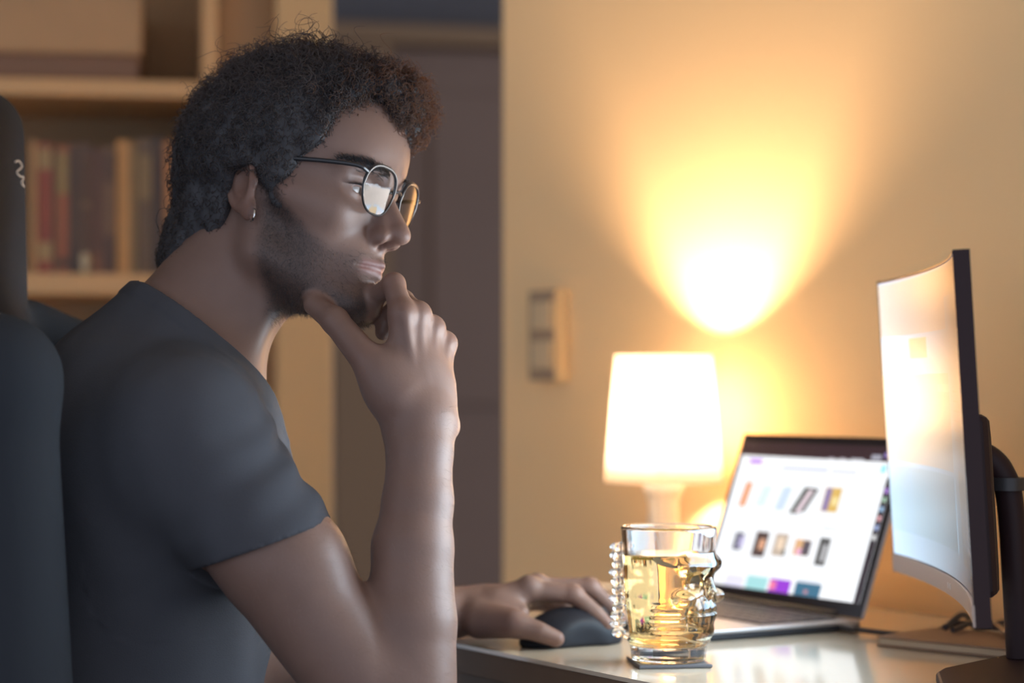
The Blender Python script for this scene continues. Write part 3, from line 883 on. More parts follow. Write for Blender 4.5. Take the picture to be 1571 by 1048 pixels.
# closed notebook lying behind the laptop under the monitor
nb_c = (onDesk(1345, 993) + onDesk(1545, 1012)) / 2
na = U_(onDesk(1345, 997), onDesk(1545, 1018)); nbv = np.array([-na[1], na[0], 0])
note = empty('notebook', (nb_c[0], nb_c[1], DT), 'closed brown notebook lying under the monitor by the cables', 'notebook')
nL = float(np.linalg.norm((onDesk(1338, 997) - onDesk(1545, 1018))[:2])); nc = nb_c + nbv * 0.055
M_nbc = mat('notebook_cover', (0.26, 0.16, 0.10), 0.6)
Geo().box((nc[0], nc[1], DT + 0.0016), (nL, 0.11, 0.0022), (na, nbv, UP)).build('cover', M_nbc, note, bevel=0.0008)
Geo().box((nc[0], nc[1], DT + 0.0057), (nL - 0.006, 0.105, 0.0058), (na, nbv, UP)).build('page_block', mat('notebook_page', (0.55, 0.42, 0.28), 0.9), note)
Geo().box((nc[0], nc[1], DT + 0.0098), (nL, 0.11, 0.0022), (na, nbv, UP)).build('cover', M_nbc, note, bevel=0.0008)

def cable(pts, r, name, label, m=M_black):
    o = Geo().tube(spline(pts, 50), r, 9).build(name, m, smooth=True)
    return tag(o, label, 'cable')
zc = DT + 0.0040
def od(px, py, z=None):
    q = onDesk(px, py); q[2] = zc if z is None else z; return q
lp = LHR + lf * 0.028 - lh * 0.004; 
plug = empty('power_plug', (lp[0], lp[1], DT), 'black charging plug pushed into the side of the laptop', 'plug')
Geo().box((lp[0] - lh[0] * 0.012, lp[1] - lh[1] * 0.012, DT + 0.0060), (0.024, 0.012, 0.0072), (lh, lf, UP)).build('plug_body', M_black, plug, bevel=0.002)
e0 = lp - lh * 0.026; 
cable([(e0[0], e0[1], DT + 0.006), od(1375, 979), od(1420, 981), od(1470, 980, DT + 0.016), od(1520, 986, DT + 0.016), od(1570, 990, DT + 0.0155), od(1640, 996, DT + 0.0155)], 0.0030,
      'charging_cable', 'black charging cable from the laptop towards the monitor stand')
cable([od(1450, 985, DT + 0.0150), od(1478, 978, DT + 0.024), P(1500, 964, 2.25), P(1540, 955, 2.27), P(1600, 950, 2.29)], 0.0034,
      'video_cable', 'thick dark cable rising behind the lower edge of the monitor')
cable([od(1462, 990, DT + 0.0152), od(1500, 983, DT + 0.020), od(1530, 990, DT + 0.02), od(1548, 1000, DT + 0.0165), od(1560, 992, DT + 0.0165), od(1640, 986, DT + 0.0165)], 0.0030,
      'signal_cable', 'dark cable looping over the notebook beside the stand')

# ------------------------------------------------------------------ the man
SKIN = bpy.data.materials.new('skin'); SKIN.use_nodes = True
nt = SKIN.node_tree; pb = nt.nodes['Principled BSDF']
pb.inputs['Roughness'].default_value = 0.48
pb.inputs['Specular IOR Level'].default_value = 0.35
pb.inputs['Subsurface Weight'].default_value = 0.12
pb.inputs['Subsurface Radius'].default_value = (0.010, 0.004, 0.002)
pb.inputs['Subsurface Scale'].default_value = 0.6
at_ = nt.nodes.new('ShaderNodeAttribute'); at_.attribute_name = 'tint'
sx_ = nt.nodes.new('ShaderNodeSeparateColor'); nt.links.new(at_.outputs['Color'], sx_.inputs[0])
tc_ = nt.nodes.new('ShaderNodeTexCoord')
nz = nt.nodes.new('ShaderNodeTexNoise'); nz.inputs['Scale'].default_value = 28; nz.inputs['Detail'].default_value = 5
nt.links.new(tc_.outputs['Object'], nz.inputs['Vector'])
def mixc(fac, a, b):
    m = nt.nodes.new('ShaderNodeMix'); m.data_type = 'RGBA'
    for s, v in ((0, fac), (6, a), (7, b)):
        if isinstance(v, tuple): m.inputs[s].default_value = (*v, 1)
        else: nt.links.new(v, m.inputs[s])
    return m.outputs[2]
base_ = mixc(nz.outputs['Fac'], (0.176, 0.103, 0.079), (0.224, 0.138, 0.109))
base_ = mixc(sx_.outputs[1], base_, (0.19, 0.092, 0.080))            # lips
base_ = mixc(sx_.outputs[2], base_, (0.21, 0.108, 0.08))            # redder knuckles, ears, nose
fine = nt.nodes.new('ShaderNodeTexNoise'); fine.inputs['Scale'].default_value = 700; fine.inputs['Detail'].default_value = 2
nt.links.new(tc_.outputs['Object'], fine.inputs['Vector'])
rmp = nt.nodes.new('ShaderNodeMath'); rmp.operation = 'MULTIPLY_ADD'; rmp.inputs[1].default_value = 0.9; rmp.inputs[2].default_value = 0.55
nt.links.new(fine.outputs['Fac'], rmp.inputs[0])
st_ = nt.nodes.new('ShaderNodeMath'); st_.operation = 'MULTIPLY'; st_.use_clamp = True
nt.links.new(sx_.outputs[0], st_.inputs[0]); nt.links.new(rmp.outputs[0], st_.inputs[1])
base_ = mixc(st_.outputs[0], base_, (0.030, 0.025, 0.024))          # beard
nt.links.new(base_, pb.inputs['Base Color'])
bp2 = nt.nodes.new('ShaderNodeBump'); bp2.inputs['Strength'].default_value = 0.12; bp2.inputs['Distance'].default_value = 0.001
nz2 = nt.nodes.new('ShaderNodeTexNoise'); nz2.inputs['Scale'].default_value = 420; nz2.inputs['Detail'].default_value = 3
nt.links.new(tc_.outputs['Object'], nz2.inputs['Vector']); nt.links.new(nz2.outputs['Fac'], bp2.inputs['Height'])
nt.links.new(bp2.outputs['Normal'], pb.inputs['Normal'])

# head frame: x the way he looks, y his left, z up
HC = P(450, 312, 1.95)
def headframe(yaw, pitch, roll):
    a, b, r = map(math.radians, (yaw, pitch, roll))
    f = np.array([math.cos(a), -math.sin(a), 0]); l = np.array([math.sin(a), math.cos(a), 0]); u = np.array([0, 0, 1.0])
    l, u = l * math.cos(r) - u * math.sin(r), u * math.cos(r) + l * math.sin(r)
    f, u = f * math.cos(b) - u * math.sin(b), u * math.cos(b) + f * math.sin(b)
    return np.stack([f, l, u])
HR = headframe(22, 3.0, 10)
HR32 = HR.astype(np.float32)
def to_head(p): return (p - HC.astype(np.float32)) @ HR32.T
def from_head(q): return np.asarray(q) @ HR + HC
def rotm(ax, deg):
    return np.array(Matrix.Rotation(math.radians(deg), 3, ax))

def f_head(pw):
    p = to_head(pw)
    s = p.copy(); s[:, 1] = np.abs(s[:, 1])
    d = ell(p, (-0.006, 0, 0.044), (0.102, 0.077, 0.086), rotm('Y', -10))
    d = smin(d, ell(p, (0.040, 0, 0.052), (0.062, 0.064, 0.062)), 0.03)               # forehead
    d = smin(d, ell(p, (0.038, 0, -0.015), (0.052, 0.060, 0.075)), 0.03)             # mid face
    d = smin(d, ell(p, (0.030, 0, -0.062), (0.048, 0.048, 0.042)), 0.02)             # lower face
    d = smin(d, cone(s, (0.000, 0.050, -0.058), (0.074, 0.016, -0.096), 0.0145, 0.0150), 0.022)  # jaw edge
    d = smin(d, cone(s, (-0.004, 0.058, -0.005), (0.000, 0.050, -0.058), 0.013, 0.014), 0.02)
    d = smin(d, ell(p, (0.072, 0, -0.056), (0.026, 0.028, 0.027)), 0.016)            # mouth mound
    d = smin(d, ell(p, (0.080, 0, -0.096), (0.0150, 0.019, 0.0145)), 0.014)          # chin
    d = smin(d, cone(s, (0.066, 0.042, -0.016), (0.030, 0.062, -0.006), 0.0125, 0.0095), 0.020)  # cheekbone
    d = smin(d, cone(s, (0.090, 0.008, 0.026), (0.070, 0.046, 0.024), 0.0105, 0.0085), 0.012)    # brow ridge
    d = ssub(d, ell(s, (0.094, 0.034, 0.006), (0.018, 0.0165, 0.0115)), 0.012)       # eye hollow
    # nose
    n = cone(p, (0.088, 0, 0.018), (0.1120, 0, -0.022), 0.0062, 0.0080)
    n = smin(n, cone(s, (0.086, 0.0065, 0.008), (0.103, 0.0078, -0.028), 0.006, 0.0065), 0.008)
    n = smin(n, ell(p, (0.1145, 0, -0.0285), (0.0100, 0.0092, 0.0086)), 0.006)       # tip
    n = smin(n, ell(s, (0.0985, 0.0115, -0.0325), (0.0110, 0.0058, 0.0078), rotm('Z', 18)), 0.005)   # wings
    n = smin(n, cone(p, (0.109, 0, -0.0360), (0.094, 0, -0.0415), 0.0038, 0.0045), 0.004)         # septum
    d = smin(d, n, 0.008)
    d = ssub(d, ell(s, (0.1010, 0.0068, -0.0405), (0.0062, 0.0032, 0.0036), rotm('Z', 20)), 0.0015)  # nostrils
    d = ssub(d, cone(s, (0.089, 0.0175, -0.027), (0.092, 0.0185, -0.037), 0.0012, 0.0012), 0.004)    # wing crease
    # eyelids over the eyeball with an open slit
    e = ball(s, (0.0715, 0.0325, 0.0065), 0.0138)
    q = s - np.array([0.0715, 0.0325, 0.0055], np.float32)
    slit = ell(q, (0.013, -0.0015, 0.0), (0.0075, 0.0110, 0.0029))
    d = smin(d, e, 0.005)
    d = ssub(d, slit, 0.0012)
    d = smin(d, cone(s, (0.0855, 0.024, 0.0135), (0.0765, 0.0455, 0.0125), 0.0032, 0.0028), 0.005)   # lid fold
    # lips
    lip = cone(s, (0.0995, 0.0, -0.0560), (0.0860, 0.0225, -0.0605), 0.0040, 0.0016)
    lip = smin(lip, cone(s, (0.0960, 0.0, -0.0665), (0.0855, 0.0205, -0.0625), 0.0048, 0.0018), 0.0025)
    d = smin(d, lip, 0.0045)
    d = ssub(d, cone(s, (0.1055, 0.0, -0.0610), (0.0870, 0.0255, -0.0618), 0.0017, 0.0015), 0.0020)
    d = ssub(d, cone(p, (0.1035, 0, -0.043), (0.1040, 0, -0.052), 0.0016, 0.0022), 0.004)            # philtrum
    # ears
    er = rotm('Y', 0)
    A = np.array([0.0, 0.0775, 0.0], np.float32)
    q = (s - A) @ rotm('Z', 24).astype(np.float32) @ rotm('Y', -12).astype(np.float32)
    ear = ell(q, (-0.012, 0.002, 0.004), (0.0185, 0.0048, 0.0310))
    ear = smin(ear, ell(q, (-0.004, 0.002, -0.026), (0.0095, 0.0042, 0.0105)), 0.006)
    rr = np.hypot((q[:, 0] + 0.0125) / 0.0172, (q[:, 2] - 0.0055) / 0.0275)
    rim = np.hypot((rr - 1) * 0.020, q[:, 1] - 0.0042) - 0.0031
    rim = np.maximum(rim, q[:, 0] - 0.004 + 0.25 * q[:, 2] * 0)
    ear = smin(ear, rim, 0.003)
    ear = ssub(ear, ell(q, (-0.0085, 0.0085, 0.0020), (0.0095, 0.0070, 0.0130)), 0.003)
    ear = ssub(ear, ell(q, (-0.0150, 0.0080, 0.0185), (0.0060, 0.0045, 0.0085)), 0.002)
    ear = smin(ear, ell(q, (0.0055, 0.0035, -0.002), (0.0040, 0.0034, 0.0065)), 0.003)
    d = smin(d, ear, 0.006)
    return d

# body landmarks
SH_R, SH_L = P(285, 664, 1.80), P(205, 655, 2.09)
EL_R = P(592, 1096, 1.785)
WR = P(645, 645, 1.845)
EL_L, WL = P(420, 985, 1.99), P(700, 941, 2.135)
C_NECK0, C_NECK1 = P(418, 385, 1.955), P(298, 530, 1.935)
CHEST = P(225, 745, 1.95); BELLY = P(170, 1000, 1.96); HIP = P(130, 1330, 1.96)
HIP_R, HIP_L = HIP + [0.0, -0.10, -0.02], HIP + [0.0, 0.10, -0.02]

def hand_chain(p, pts, rad, k=0.004):
    d = None
    for i in range(len(pts) - 1):
        c = cone(p, pts[i], pts[i + 1], rad[i], rad[i + 1])
        d = c if d is None else np.minimum(d, c)
    return d

RH = {k: [P(*q) for q in v] for k, v in {
    'index': [(617, 483, 1.848), (604, 436, 1.868), (580, 452, 1.895), (570, 476, 1.905)],
    'middle': [(640, 484, 1.862), (618, 462, 1.902), (594, 488, 1.918), (588, 510, 1.915)],
    'ring': [(662, 505, 1.878), (642, 486, 1.918), (615, 508, 1.930), (606, 528, 1.925)],
    'pinky': [(682, 528, 1.893), (666, 510, 1.924), (645, 528, 1.936), (636, 545, 1.930)],
    'thumb': [(610, 612, 1.835), (560, 548, 1.842), (514, 492, 1.862), (482, 468, 1.878)]}.items()}
def f_rhand(p):
    g = RH
    d = np.minimum(cone(p, P(622, 652, 1.845), P(612, 600, 1.845), 0.021, 0.018), cone(p, P(668, 650, 1.858), P(664, 600, 1.868), 0.0205, 0.018))
    d = smin(d, cone(p, WR, P(640, 575, 1.858), 0.024, 0.0215), 0.02)
    palm = None
    for nm, r0, r1 in (('index', .0155, .0120), ('middle', .0155, .0120), ('ring', .0150, .0115), ('pinky', .0150, .0105)):
        b = P(625 + {'index': -6, 'middle': 10, 'ring': 25, 'pinky': 38}[nm], 605, 1.852 + {'index': -.006, 'middle': 0, 'ring': .008, 'pinky': .016}[nm])
        c = cone(p, b, g[nm][0], r0, r1)
        palm = c if palm is None else smin(palm, c, 0.012)
    d = smin(d, palm, 0.016)
    # fingers
    fr = {'index': (.0112, .0098, .0086, .0074), 'middle': (.0112, .0098, .0088, .0076), 'ring': (.0106, .0092, .0082, .0072), 'pinky': (.0096, .0082, .0074, .0064)}
    fing = None
    for nm, r in fr.items():
        c = hand_chain(p, g[nm], r)
        c = smin(c, ball(p, g[nm][1], r[1] + 0.0006), 0.004)
        fing = c if fing is None else smin(fing, c, 0.0025)
    d = smin(d, fing, 0.007)
    for nm in ('index', 'middle', 'ring', 'pinky'):
        kk = g[nm][0] + nrm(np.array([0.35, -0.8, 0.5])) * 0.0035
        d = smin(d, ball(p, kk, 0.0088 if nm != 'pinky' else 0.008), 0.006)
    # tendons on the back of the hand
    for nm, o in (('index', 0), ('middle', 6), ('ring', 14), ('pinky', 22)):
        a = g[nm][0] + np.array([0.003, -0.0105, 0.000]); b = P(638 + o, 608, 1.835 + o * 0.0004)
        d = smin(d, cone(p, a, b, 0.0036, 0.0020), 0.005)
    th = hand_chain(p, g['thumb'], (.0185, .0145, .0120, .0096))
    th = smin(th, ball(p, g['thumb'][2], 0.0124), 0.004)
    th = smin(th, ell(p, P(592, 588, 1.842), (0.021, 0.020, 0.030)), 0.015)
    d = smin(d, th, 0.011)
    d = smin(d, ball(p, P(688, 656, 1.868), 0.0085), 0.010)          # wrist bone
    return d

LH = {k: [P(*q) for q in v] for k, v in {
    'index': [(812, 905, 2.135), (880, 912, 2.135), (914, 941, 2.130), (931, 957, 2.128)],
    'middle': [(824, 902, 2.158), (905, 901, 2.162), (937, 931, 2.158), (950, 950, 2.156)],
    'ring': [(822, 908, 2.182), (893, 915, 2.190), (922, 942, 2.188), (936, 958, 2.186)],
    'pinky': [(808, 920, 2.200), (862, 933, 2.212), (888, 953, 2.212), (900, 966, 2.212)],
    'thumb': [(735, 952, 2.110), (786, 956, 2.092), (828, 970, 2.088), (853, 980, 2.090)]}.items()}
def f_lhand(p):
    g = LH
    d = cone(p, P(690, 938, 2.13), P(735, 934, 2.14), 0.0225, 0.021)
    d = smin(d, cone(p, P(690, 944, 2.155), P(735, 940, 2.17), 0.0215, 0.020), 0.012)
    palm = None
    for nm, r0, r1 in (('index', .0190, .0130), ('middle', .0190, .0125), ('ring', .0185, .0125), ('pinky', .0175, .0120)):
        b = P(735, {'index': 936, 'middle': 934, 'ring': 938, 'pinky': 944}[nm], {'index': 2.135, 'middle': 2.15, 'ring': 2.165, 'pinky': 2.178}[nm])
        c = cone(p, b, g[nm][0], r0, r1)
        palm = c if palm is None else smin(palm, c, 0.012)
    d = smin(d, palm, 0.018)
    fr = {'index': (.0112, .0096, .0084, .0070), 'middle': (.0112, .0098, .0086, .0072), 'ring': (.0106, .0090, .0080, .0070), 'pinky': (.0096, .0080, .0072, .0062)}
    fing = None
    for nm, r in fr.items():
        c = hand_chain(p, g[nm], r)
        c = smin(c, ball(p, g[nm][1], r[1] + 0.0008), 0.004)
        fing = c if fing is None else np.minimum(fing, c)
    d = smin(d, fing, 0.006)
    for nm in g:
        if nm != 'thumb': d = smin(d, ball(p, g[nm][0] + [0, -0.002, 0.0055], 0.0088), 0.007)
    th = hand_chain(p, g['thumb'], (.0175, .0125, .0105, .0085))
    th = smin(th, cone(p, P(745, 948, 2.118), g['thumb'][1], 0.018, 0.0125), 0.012)
    d = smin(d, th, 0.012)
    d = smin(d, cone(p, P(765, 925, 2.125), P(800, 940, 2.115), 0.012, 0.008), 0.012)    # web beside the thumb
    return d

def f_neck(p):
    d = cone(p, C_NECK0 + [-0.004, 0, 0], C_NECK1, 0.0520, 0.0540)
    d = smin(d, cone(p, P(440, 395, 1.93), P(358, 572, 1.90), 0.012, 0.010), 0.02)       # neck muscle towards the breastbone
    d = smin(d, cone(p, P(395, 360, 1.95), P(262, 503, 1.94), 0.048, 0.043), 0.03)       # nape
    return d

def f_torso(p):
    d = smin(cone(p, P(292, 582, 1.93), SH_R + [0.0, 0.02, 0.0], 0.053, 0.052), cone(p, P(275, 588, 1.95), SH_L + [0, -0.02, 0.0], 0.053, 0.052), 0.04)
    d = smin(d, ell(p, CHEST + [0.006, 0, 0], (0.116, 0.165, 0.145)), 0.05)
    d = smin(d, ell(p, P(190, 690, 1.95), (0.078, 0.15, 0.105)), 0.05)                    # rounded upper back
    d = smin(d, cone(p, CHEST + [0, 0, -0.05], BELLY, 0.122, 0.125), 0.05)
    d = smin(d, cone(p, BELLY, HIP, 0.125, 0.125), 0.05)
    return d

def f_arm_r(p):
    up_ = cone(p, SH_R, SH_R + (EL_R - SH_R) * 0.45, 0.0545, 0.0505)
    up_ = smin(up_, cone(p, SH_R + (EL_R - SH_R) * 0.40, EL_R, 0.0510, 0.0440), 0.008)
    up_ = smin(up_, ell(p, SH_R + (EL_R - SH_R) * 0.52 + [0.010, -0.004, 0.012], (0.040, 0.040, 0.045)), 0.02)
    fp = [(P(626, 1088, 1.788), .0425), (P(631, 955, 1.80), .0385), (P(633, 840, 1.815), .0350), (P(641, 770, 1.825), .0305), (P(644, 690, 1.838), .0288), (WR, .0272)]
    fa = None
    for (a_, ra), (b_, rb) in zip(fp[:-1], fp[1:]):
        c = cone(p, a_, b_, ra, rb)
        fa = c if fa is None else smin(fa, c, 0.006)
    return smin(up_, fa, 0.014)

def f_arm_l(p):
    m = SH_L + (EL_L - SH_L) * 0.5
    d = smin(cone(p, SH_L, m, 0.058, 0.053), cone(p, m, EL_L, 0.053, 0.042), 0.02)
    f = smin(cone(p, EL_L, EL_L + (WL - EL_L) * 0.4, 0.042, 0.040), cone(p, EL_L + (WL - EL_L) * 0.4, P(690, 941, 2.14), 0.040, 0.026), 0.02)
    return smin(d, f, 0.014)

bxs = lambda pts, pad: (np.min(pts, 0) - pad, np.max(pts, 0) + pad)
B_head = (HC - 0.155, HC + 0.155)
B_neck = bxs([C_NECK0, C_NECK1, P(235, 490, 1.94), P(455, 520, 1.93)], 0.085)
B_rh = bxs([q for v in RH.values() for q in v] + [WR], 0.035)
B_lh = bxs([q for v in LH.values() for q in v] + [WL], 0.035)
B_ar = bxs([SH_R, EL_R, WR], 0.075)
B_al = bxs([SH_L, EL_L, WL], 0.075)
B_to = bxs([SH_R, SH_L, CHEST, BELLY, HIP], 0.19)
def f_upper(p, off=0.0):
    t = near(p, f_torso, *B_to)
    a = near(p, f_arm_r, *B_ar)
    b = near(p, f_arm_l, *B_al)
    return smin(smin(t, a, 0.04), b, 0.04)
def f_body(p):
    d = f_upper(p)
    d = smin(d, near(p, f_neck, *B_neck), 0.035)
    d = smin(d, near(p, f_head, *B_head), 0.016)
    d = smin(d, near(p, f_rhand, *B_rh), 0.010)
    d = smin(d, near(p, f_lhand, *B_lh), 0.010)
    return d

lo_b = np.array([-0.62, 1.70, 0.60]); hi_b = np.array([0.135, 2.30, 1.40])
body, BV = sculpted('person', f_body, lo_b, hi_b, 0.0015, SKIN, relax=1)
tag(body, 'man in dark t-shirt and glasses sitting with his chin on his hand', 'person')

# tint attribute: beard, lips, redness
hp_ = to_head(BV)
ax_, ay_, az_ = hp_[:, 0], np.abs(hp_[:, 1]), hp_[:, 2]
ih = np.linalg.norm(hp_, axis=1) < 0.17
def sst(x, a, b):
    t = np.clip((x - a) / (b - a), 0, 1); return t * t * (3 - 2 * t)
# beard edge on the cheek runs from the ear to the mouth corner
edge = np.interp(ax_, [0.0, 0.015, 0.03, 0.05, 0.068, 0.085, 0.10], [0.02, 0.012, -0.018, -0.040, -0.052, -0.052, -0.050])
beard = sst(edge + 0.010 - az_, 0.0, 0.018) * sst(ax_, 0.000, 0.014)
nd = sst(az_, -0.135, -0.108)
beard = beard * nd
mou = sst(0.031 - ay_, 0, 0.008) * sst(ax_, 0.078, 0.085) * sst(-0.046 - az_, 0, 0.004) * sst(az_ + 0.062, -0.002, 0.002)
beard = np.maximum(beard, mou * 0.75)
lipm = np.exp(-(((az_ + 0.0612) / 0.0072) ** 4)) * sst(0.0245 - ay_, 0, 0.005) * sst(ax_, 0.080, 0.087)
hand_d = near(BV, f_rhand, *B_rh)
off_hand = sst(hand_d, 0.003, 0.007)
lipm = lipm * off_hand
beard = beard * (1 - lipm) * 0.66 * off_hand * (1 - 0.50 * sst(ax_, 0.045, 0.072) * sst(az_, -0.098, -0.080))  # beard tint eased at the front, standing in for light on the lower cheek
beard[(ax_ > 0.083) & (ay_ < 0.016) & (az_ < -0.076) & (az_ > -0.086)] *= 1.0
rhd = np.min([np.linalg.norm(BV - q[k], axis=1) for q in RH.values() for k in (0, 1)], axis=0)
lhd = np.min([np.linalg.norm(BV - q[k], axis=1) for q in LH.values() for k in (1, 3)], axis=0)
red = 0.75 * np.exp(-(np.minimum(rhd, lhd) / 0.014) ** 2)
red = np.maximum(red, ih * 0.6 * sst(ay_, 0.070, 0.078) * sst(az_, -0.045, -0.035) * sst(ax_, -0.045, -0.035))
red = np.maximum(red, ih * 0.55 * np.exp(-(np.linalg.norm(hp_ - [0.108, 0, -0.03], axis=1) / 0.018) ** 2))
col = np.ones((len(BV), 4), np.float32)
col[:, 0] = np.where(ih, beard, 0); col[:, 1] = np.where(ih, lipm, 0); col[:, 2] = red
ca2 = body.data.color_attributes.new('tint', 'FLOAT_COLOR', 'POINT')
ca2.data.foreach_set('color', col.ravel())

# eyes
M_eye = bpy.data.materials.new('eyeball'); M_eye.use_nodes = True
nte = M_eye.node_tree; pbe = nte.nodes['Principled BSDF']; pbe.inputs['Roughness'].default_value = 0.3
ge = nte.nodes.new('ShaderNodeTexCoord'); sep = nte.nodes.new('ShaderNodeSeparateXYZ'); nte.links.new(ge.outputs['Generated'], sep.inputs[0])
cr = nte.nodes.new('ShaderNodeValToRGB'); cr.color_ramp.elements[0].position = 0.86; cr.color_ramp.elements[0].color = (0.26, 0.24, 0.23, 1)
cr.color_ramp.elements[1].position = 0.88; cr.color_ramp.elements[1].color = (0.045, 0.025, 0.015, 1)
e2 = cr.color_ramp.elements.new(0.965); e2.color = (0.004, 0.004, 0.004, 1)
nte.links.new(sep.outputs['X'], cr.inputs[0]); nte.links.new(cr.outputs[0], pbe.inputs['Base Color'])
for s_ in (-1, 1):
    c = from_head([0.0715, 0.0325 * s_, 0.0065])
    ev = Geo().sphere((0, 0, 0), 0.0126, 24, 16).build('eye', M_eye, None, smooth=True)
    look = nrm(P(1400, 640, 2.05) - c)
    y_ = nrm(np.cross(UP, look)); z_ = np.cross(look, y_)
    M4 = Matrix(((look[0], y_[0], z_[0], c[0]), (look[1], y_[1], z_[1], c[1]), (look[2], y_[2], z_[2], c[2]), (0, 0, 0, 1)))
    ev.matrix_world = M4
    attach(ev, body)

# ------------------------------------------------------------------ t-shirt
M_shirt = bpy.data.materials.new('shirt_cotton'); M_shirt.use_nodes = True
M_shirt = mat('shirt_jersey', (0.066, 0.068, 0.078), 0.95, bump=0.15, bscale=900, vary=0.06, vscale=40, spec=0.15)
AX_R = nrm(EL_R - SH_R)
HEM_R = P(411, 833, 1.80)
HEM_R2 = SH_R + AX_R * float(np.dot(HEM_R - SH_R, AX_R))
hemn = nrm(P(503, 799, 1.80) - P(317, 866, 1.80)); hemn = nrm(np.array([-hemn[2], 0, hemn[0]]))
if np.dot(hemn, AX_R) < 0: hemn = -hemn
hemn = nrm(hemn + np.array([0, 0.0, 0]))
AX_L = nrm(EL_L - SH_L); HEM_L = SH_L + AX_L * 0.19
# neckline plane through the nape and the front of the collar
NK_B, NK_F = P(197, 431, 1.945), P(387, 574, 1.91)
nkd = nrm(NK_F - NK_B); nkn = nrm(np.cross(nkd, np.array([0.05, 1, -0.38])))
if nkn[2] < 0: nkn = -nkn
def f_shirt(p):
    p32 = p
    t = near(p, f_torso, *B_to)
    nk = near(p, f_neck, *B_neck)
    sl_r = near(p, lambda q: smin(cone(q, SH_R, HEM_R2, 0.0535, 0.0500), cone(q, SH_R + AX_R * 0.1, HEM_R2 + AX_R * 0.05, 0.0510, 0.0500), 0.01), *bxs([SH_R, HEM_R], 0.12))
    sl_l = near(p, lambda q: cone(q, SH_L, HEM_L + AX_L * 0.03, 0.064, 0.060), *bxs([SH_L, HEM_L], 0.12))
    inner = smin(smin(smin(t, nk, 0.035), sl_r, 0.045), sl_l, 0.045)
    # folds: across the sleeve front, running from the shoulder to the chest
    w = vnoise(p * [1.0, 0.6, 1.0], 42.0, 3) * 0.0018 + vnoise(p, 95.0, 5) * 0.0007
    sp = (p - SH_R.astype(np.float32)) @ AX_R.astype(np.float32)
    w = w + 0.0027 * np.sin(sp * 165 + 9 * p[:, 1] * 3 + 2.0 * vnoise(p, 30.0, 8)) * np.exp(-((sp - 0.09) / 0.06) ** 2) * np.exp(-(near(p, lambda q: ball(q, P(430, 690, 1.79), 0.0), *bxs([P(430, 690, 1.79)], 0.12)) / 0.09) ** 2)
    d = inner - 0.0075 + w
    sh_ = d
    # openings
    pr = (p - HEM_R.astype(np.float32)) @ hemn.astype(np.float32)
    dr = np.linalg.norm(p - (HEM_R + AX_R * 0.08).astype(np.float32), axis=1)
    arm = near(p, lambda q: cone(q, SH_R, EL_R, 0.060, 0.045), *bxs([SH_R, EL_R], 0.10))
    cut = np.minimum(np.minimum(pr, t - arm - 0.004), 0.05 - arm)
    pl_ = (p - HEM_L.astype(np.float32)) @ AX_L.astype(np.float32)
    dl = np.linalg.norm(p - (HEM_L + AX_L * 0.10).astype(np.float32), axis=1)
    arm = near(p, lambda q: cone(q, SH_L, EL_L, 0.058, 0.043), *bxs([SH_L, EL_L], 0.10))
    cut = np.maximum(cut, np.minimum(np.minimum(pl_, t - arm - 0.004), 0.05 - arm))
    pn = (p - NK_B.astype(np.float32)) @ nkn.astype(np.float32)
    u = np.clip((p - NK_B.astype(np.float32)) @ nkd.astype(np.float32) / np.linalg.norm(NK_F - NK_B), 0, 1)
    dn = np.linalg.norm(p - ((NK_B + NK_F) / 2 + nkn * 0.06).astype(np.float32), axis=1)
    cut = np.maximum(cut, np.where(dn < 0.17, pn, -1.0))
    d = d - 0.0014 * ((pn > -0.017) & (dn < 0.20)) * np.clip((0.017 + pn) / 0.002, 0, 1)       # collar band
    sh_ = d
    cut = np.maximum(cut, 0.545 - p[:, 2])
    return np.maximum(sh_, cut)
shirt, _ = sculpted('t_shirt', f_shirt, [-0.64, 1.68, 0.535], [-0.11, 2.24, 1.20], 0.0024, M_shirt, body, relax=1, slack=2.0)

# ------------------------------------------------------------------ trousers and shoes
KN_R, KN_L = np.array([0.02, 1.84, 0.535]), np.array([-0.02, 2.14, 0.535])
AN_R, AN_L = np.array([0.03, 1.83, 0.10]), np.array([-0.03, 2.15, 0.10])
def f_trouser(p):
    d = cone(p, HIP + [0, 0, 0.03], HIP + [0, 0, -0.02], 0.136, 0.135)
    for h_, k_, a_ in ((HIP_R, KN_R, AN_R), (HIP_L, KN_L, AN_L)):
        d = smin(d, cone(p, h_ + [0, 0, -0.02], k_, 0.092, 0.068), 0.04)
        d = smin(d, smin(cone(p, k_, k_ + (a_ - k_) * 0.4, 0.066, 0.066), cone(p, k_ + (a_ - k_) * 0.4, a_, 0.066, 0.055), 0.02), 0.015)
    d = d + vnoise(p, 40, 9) * 0.002
    return np.maximum(np.maximum(d, p[:, 2] - 0.60), 0.085 - p[:, 2])
sculpted('trousers', f_trouser, [-0.68, 1.70, 0.07], [0.13, 2.26, 0.62], 0.006, mat('denim', (0.03, 0.035, 0.055), 0.9), body)
M_shoe = mat('shoe_canvas', (0.05, 0.05, 0.055), 0.7)
for a_ in (AN_R, AN_L):
    f_ = lambda p: np.maximum(smin(smin(ell(p, [a_[0] + 0.06, a_[1], 0.035], (0.135, 0.046, 0.045)), cone(p, [a_[0] - 0.01, a_[1], 0.05], [a_[0], a_[1], 0.115], 0.046, 0.044), 0.03), ell(p, [a_[0] + 0.05, a_[1], 0.012], (0.14, 0.05, 0.02)), 0.01), 0.0015 - p[:, 2])
    sculpted('shoe', f_, [a_[0] - 0.12, a_[1] - 0.08, -0.01], [a_[0] + 0.22, a_[1] + 0.08, 0.17], 0.005, M_shoe, body)

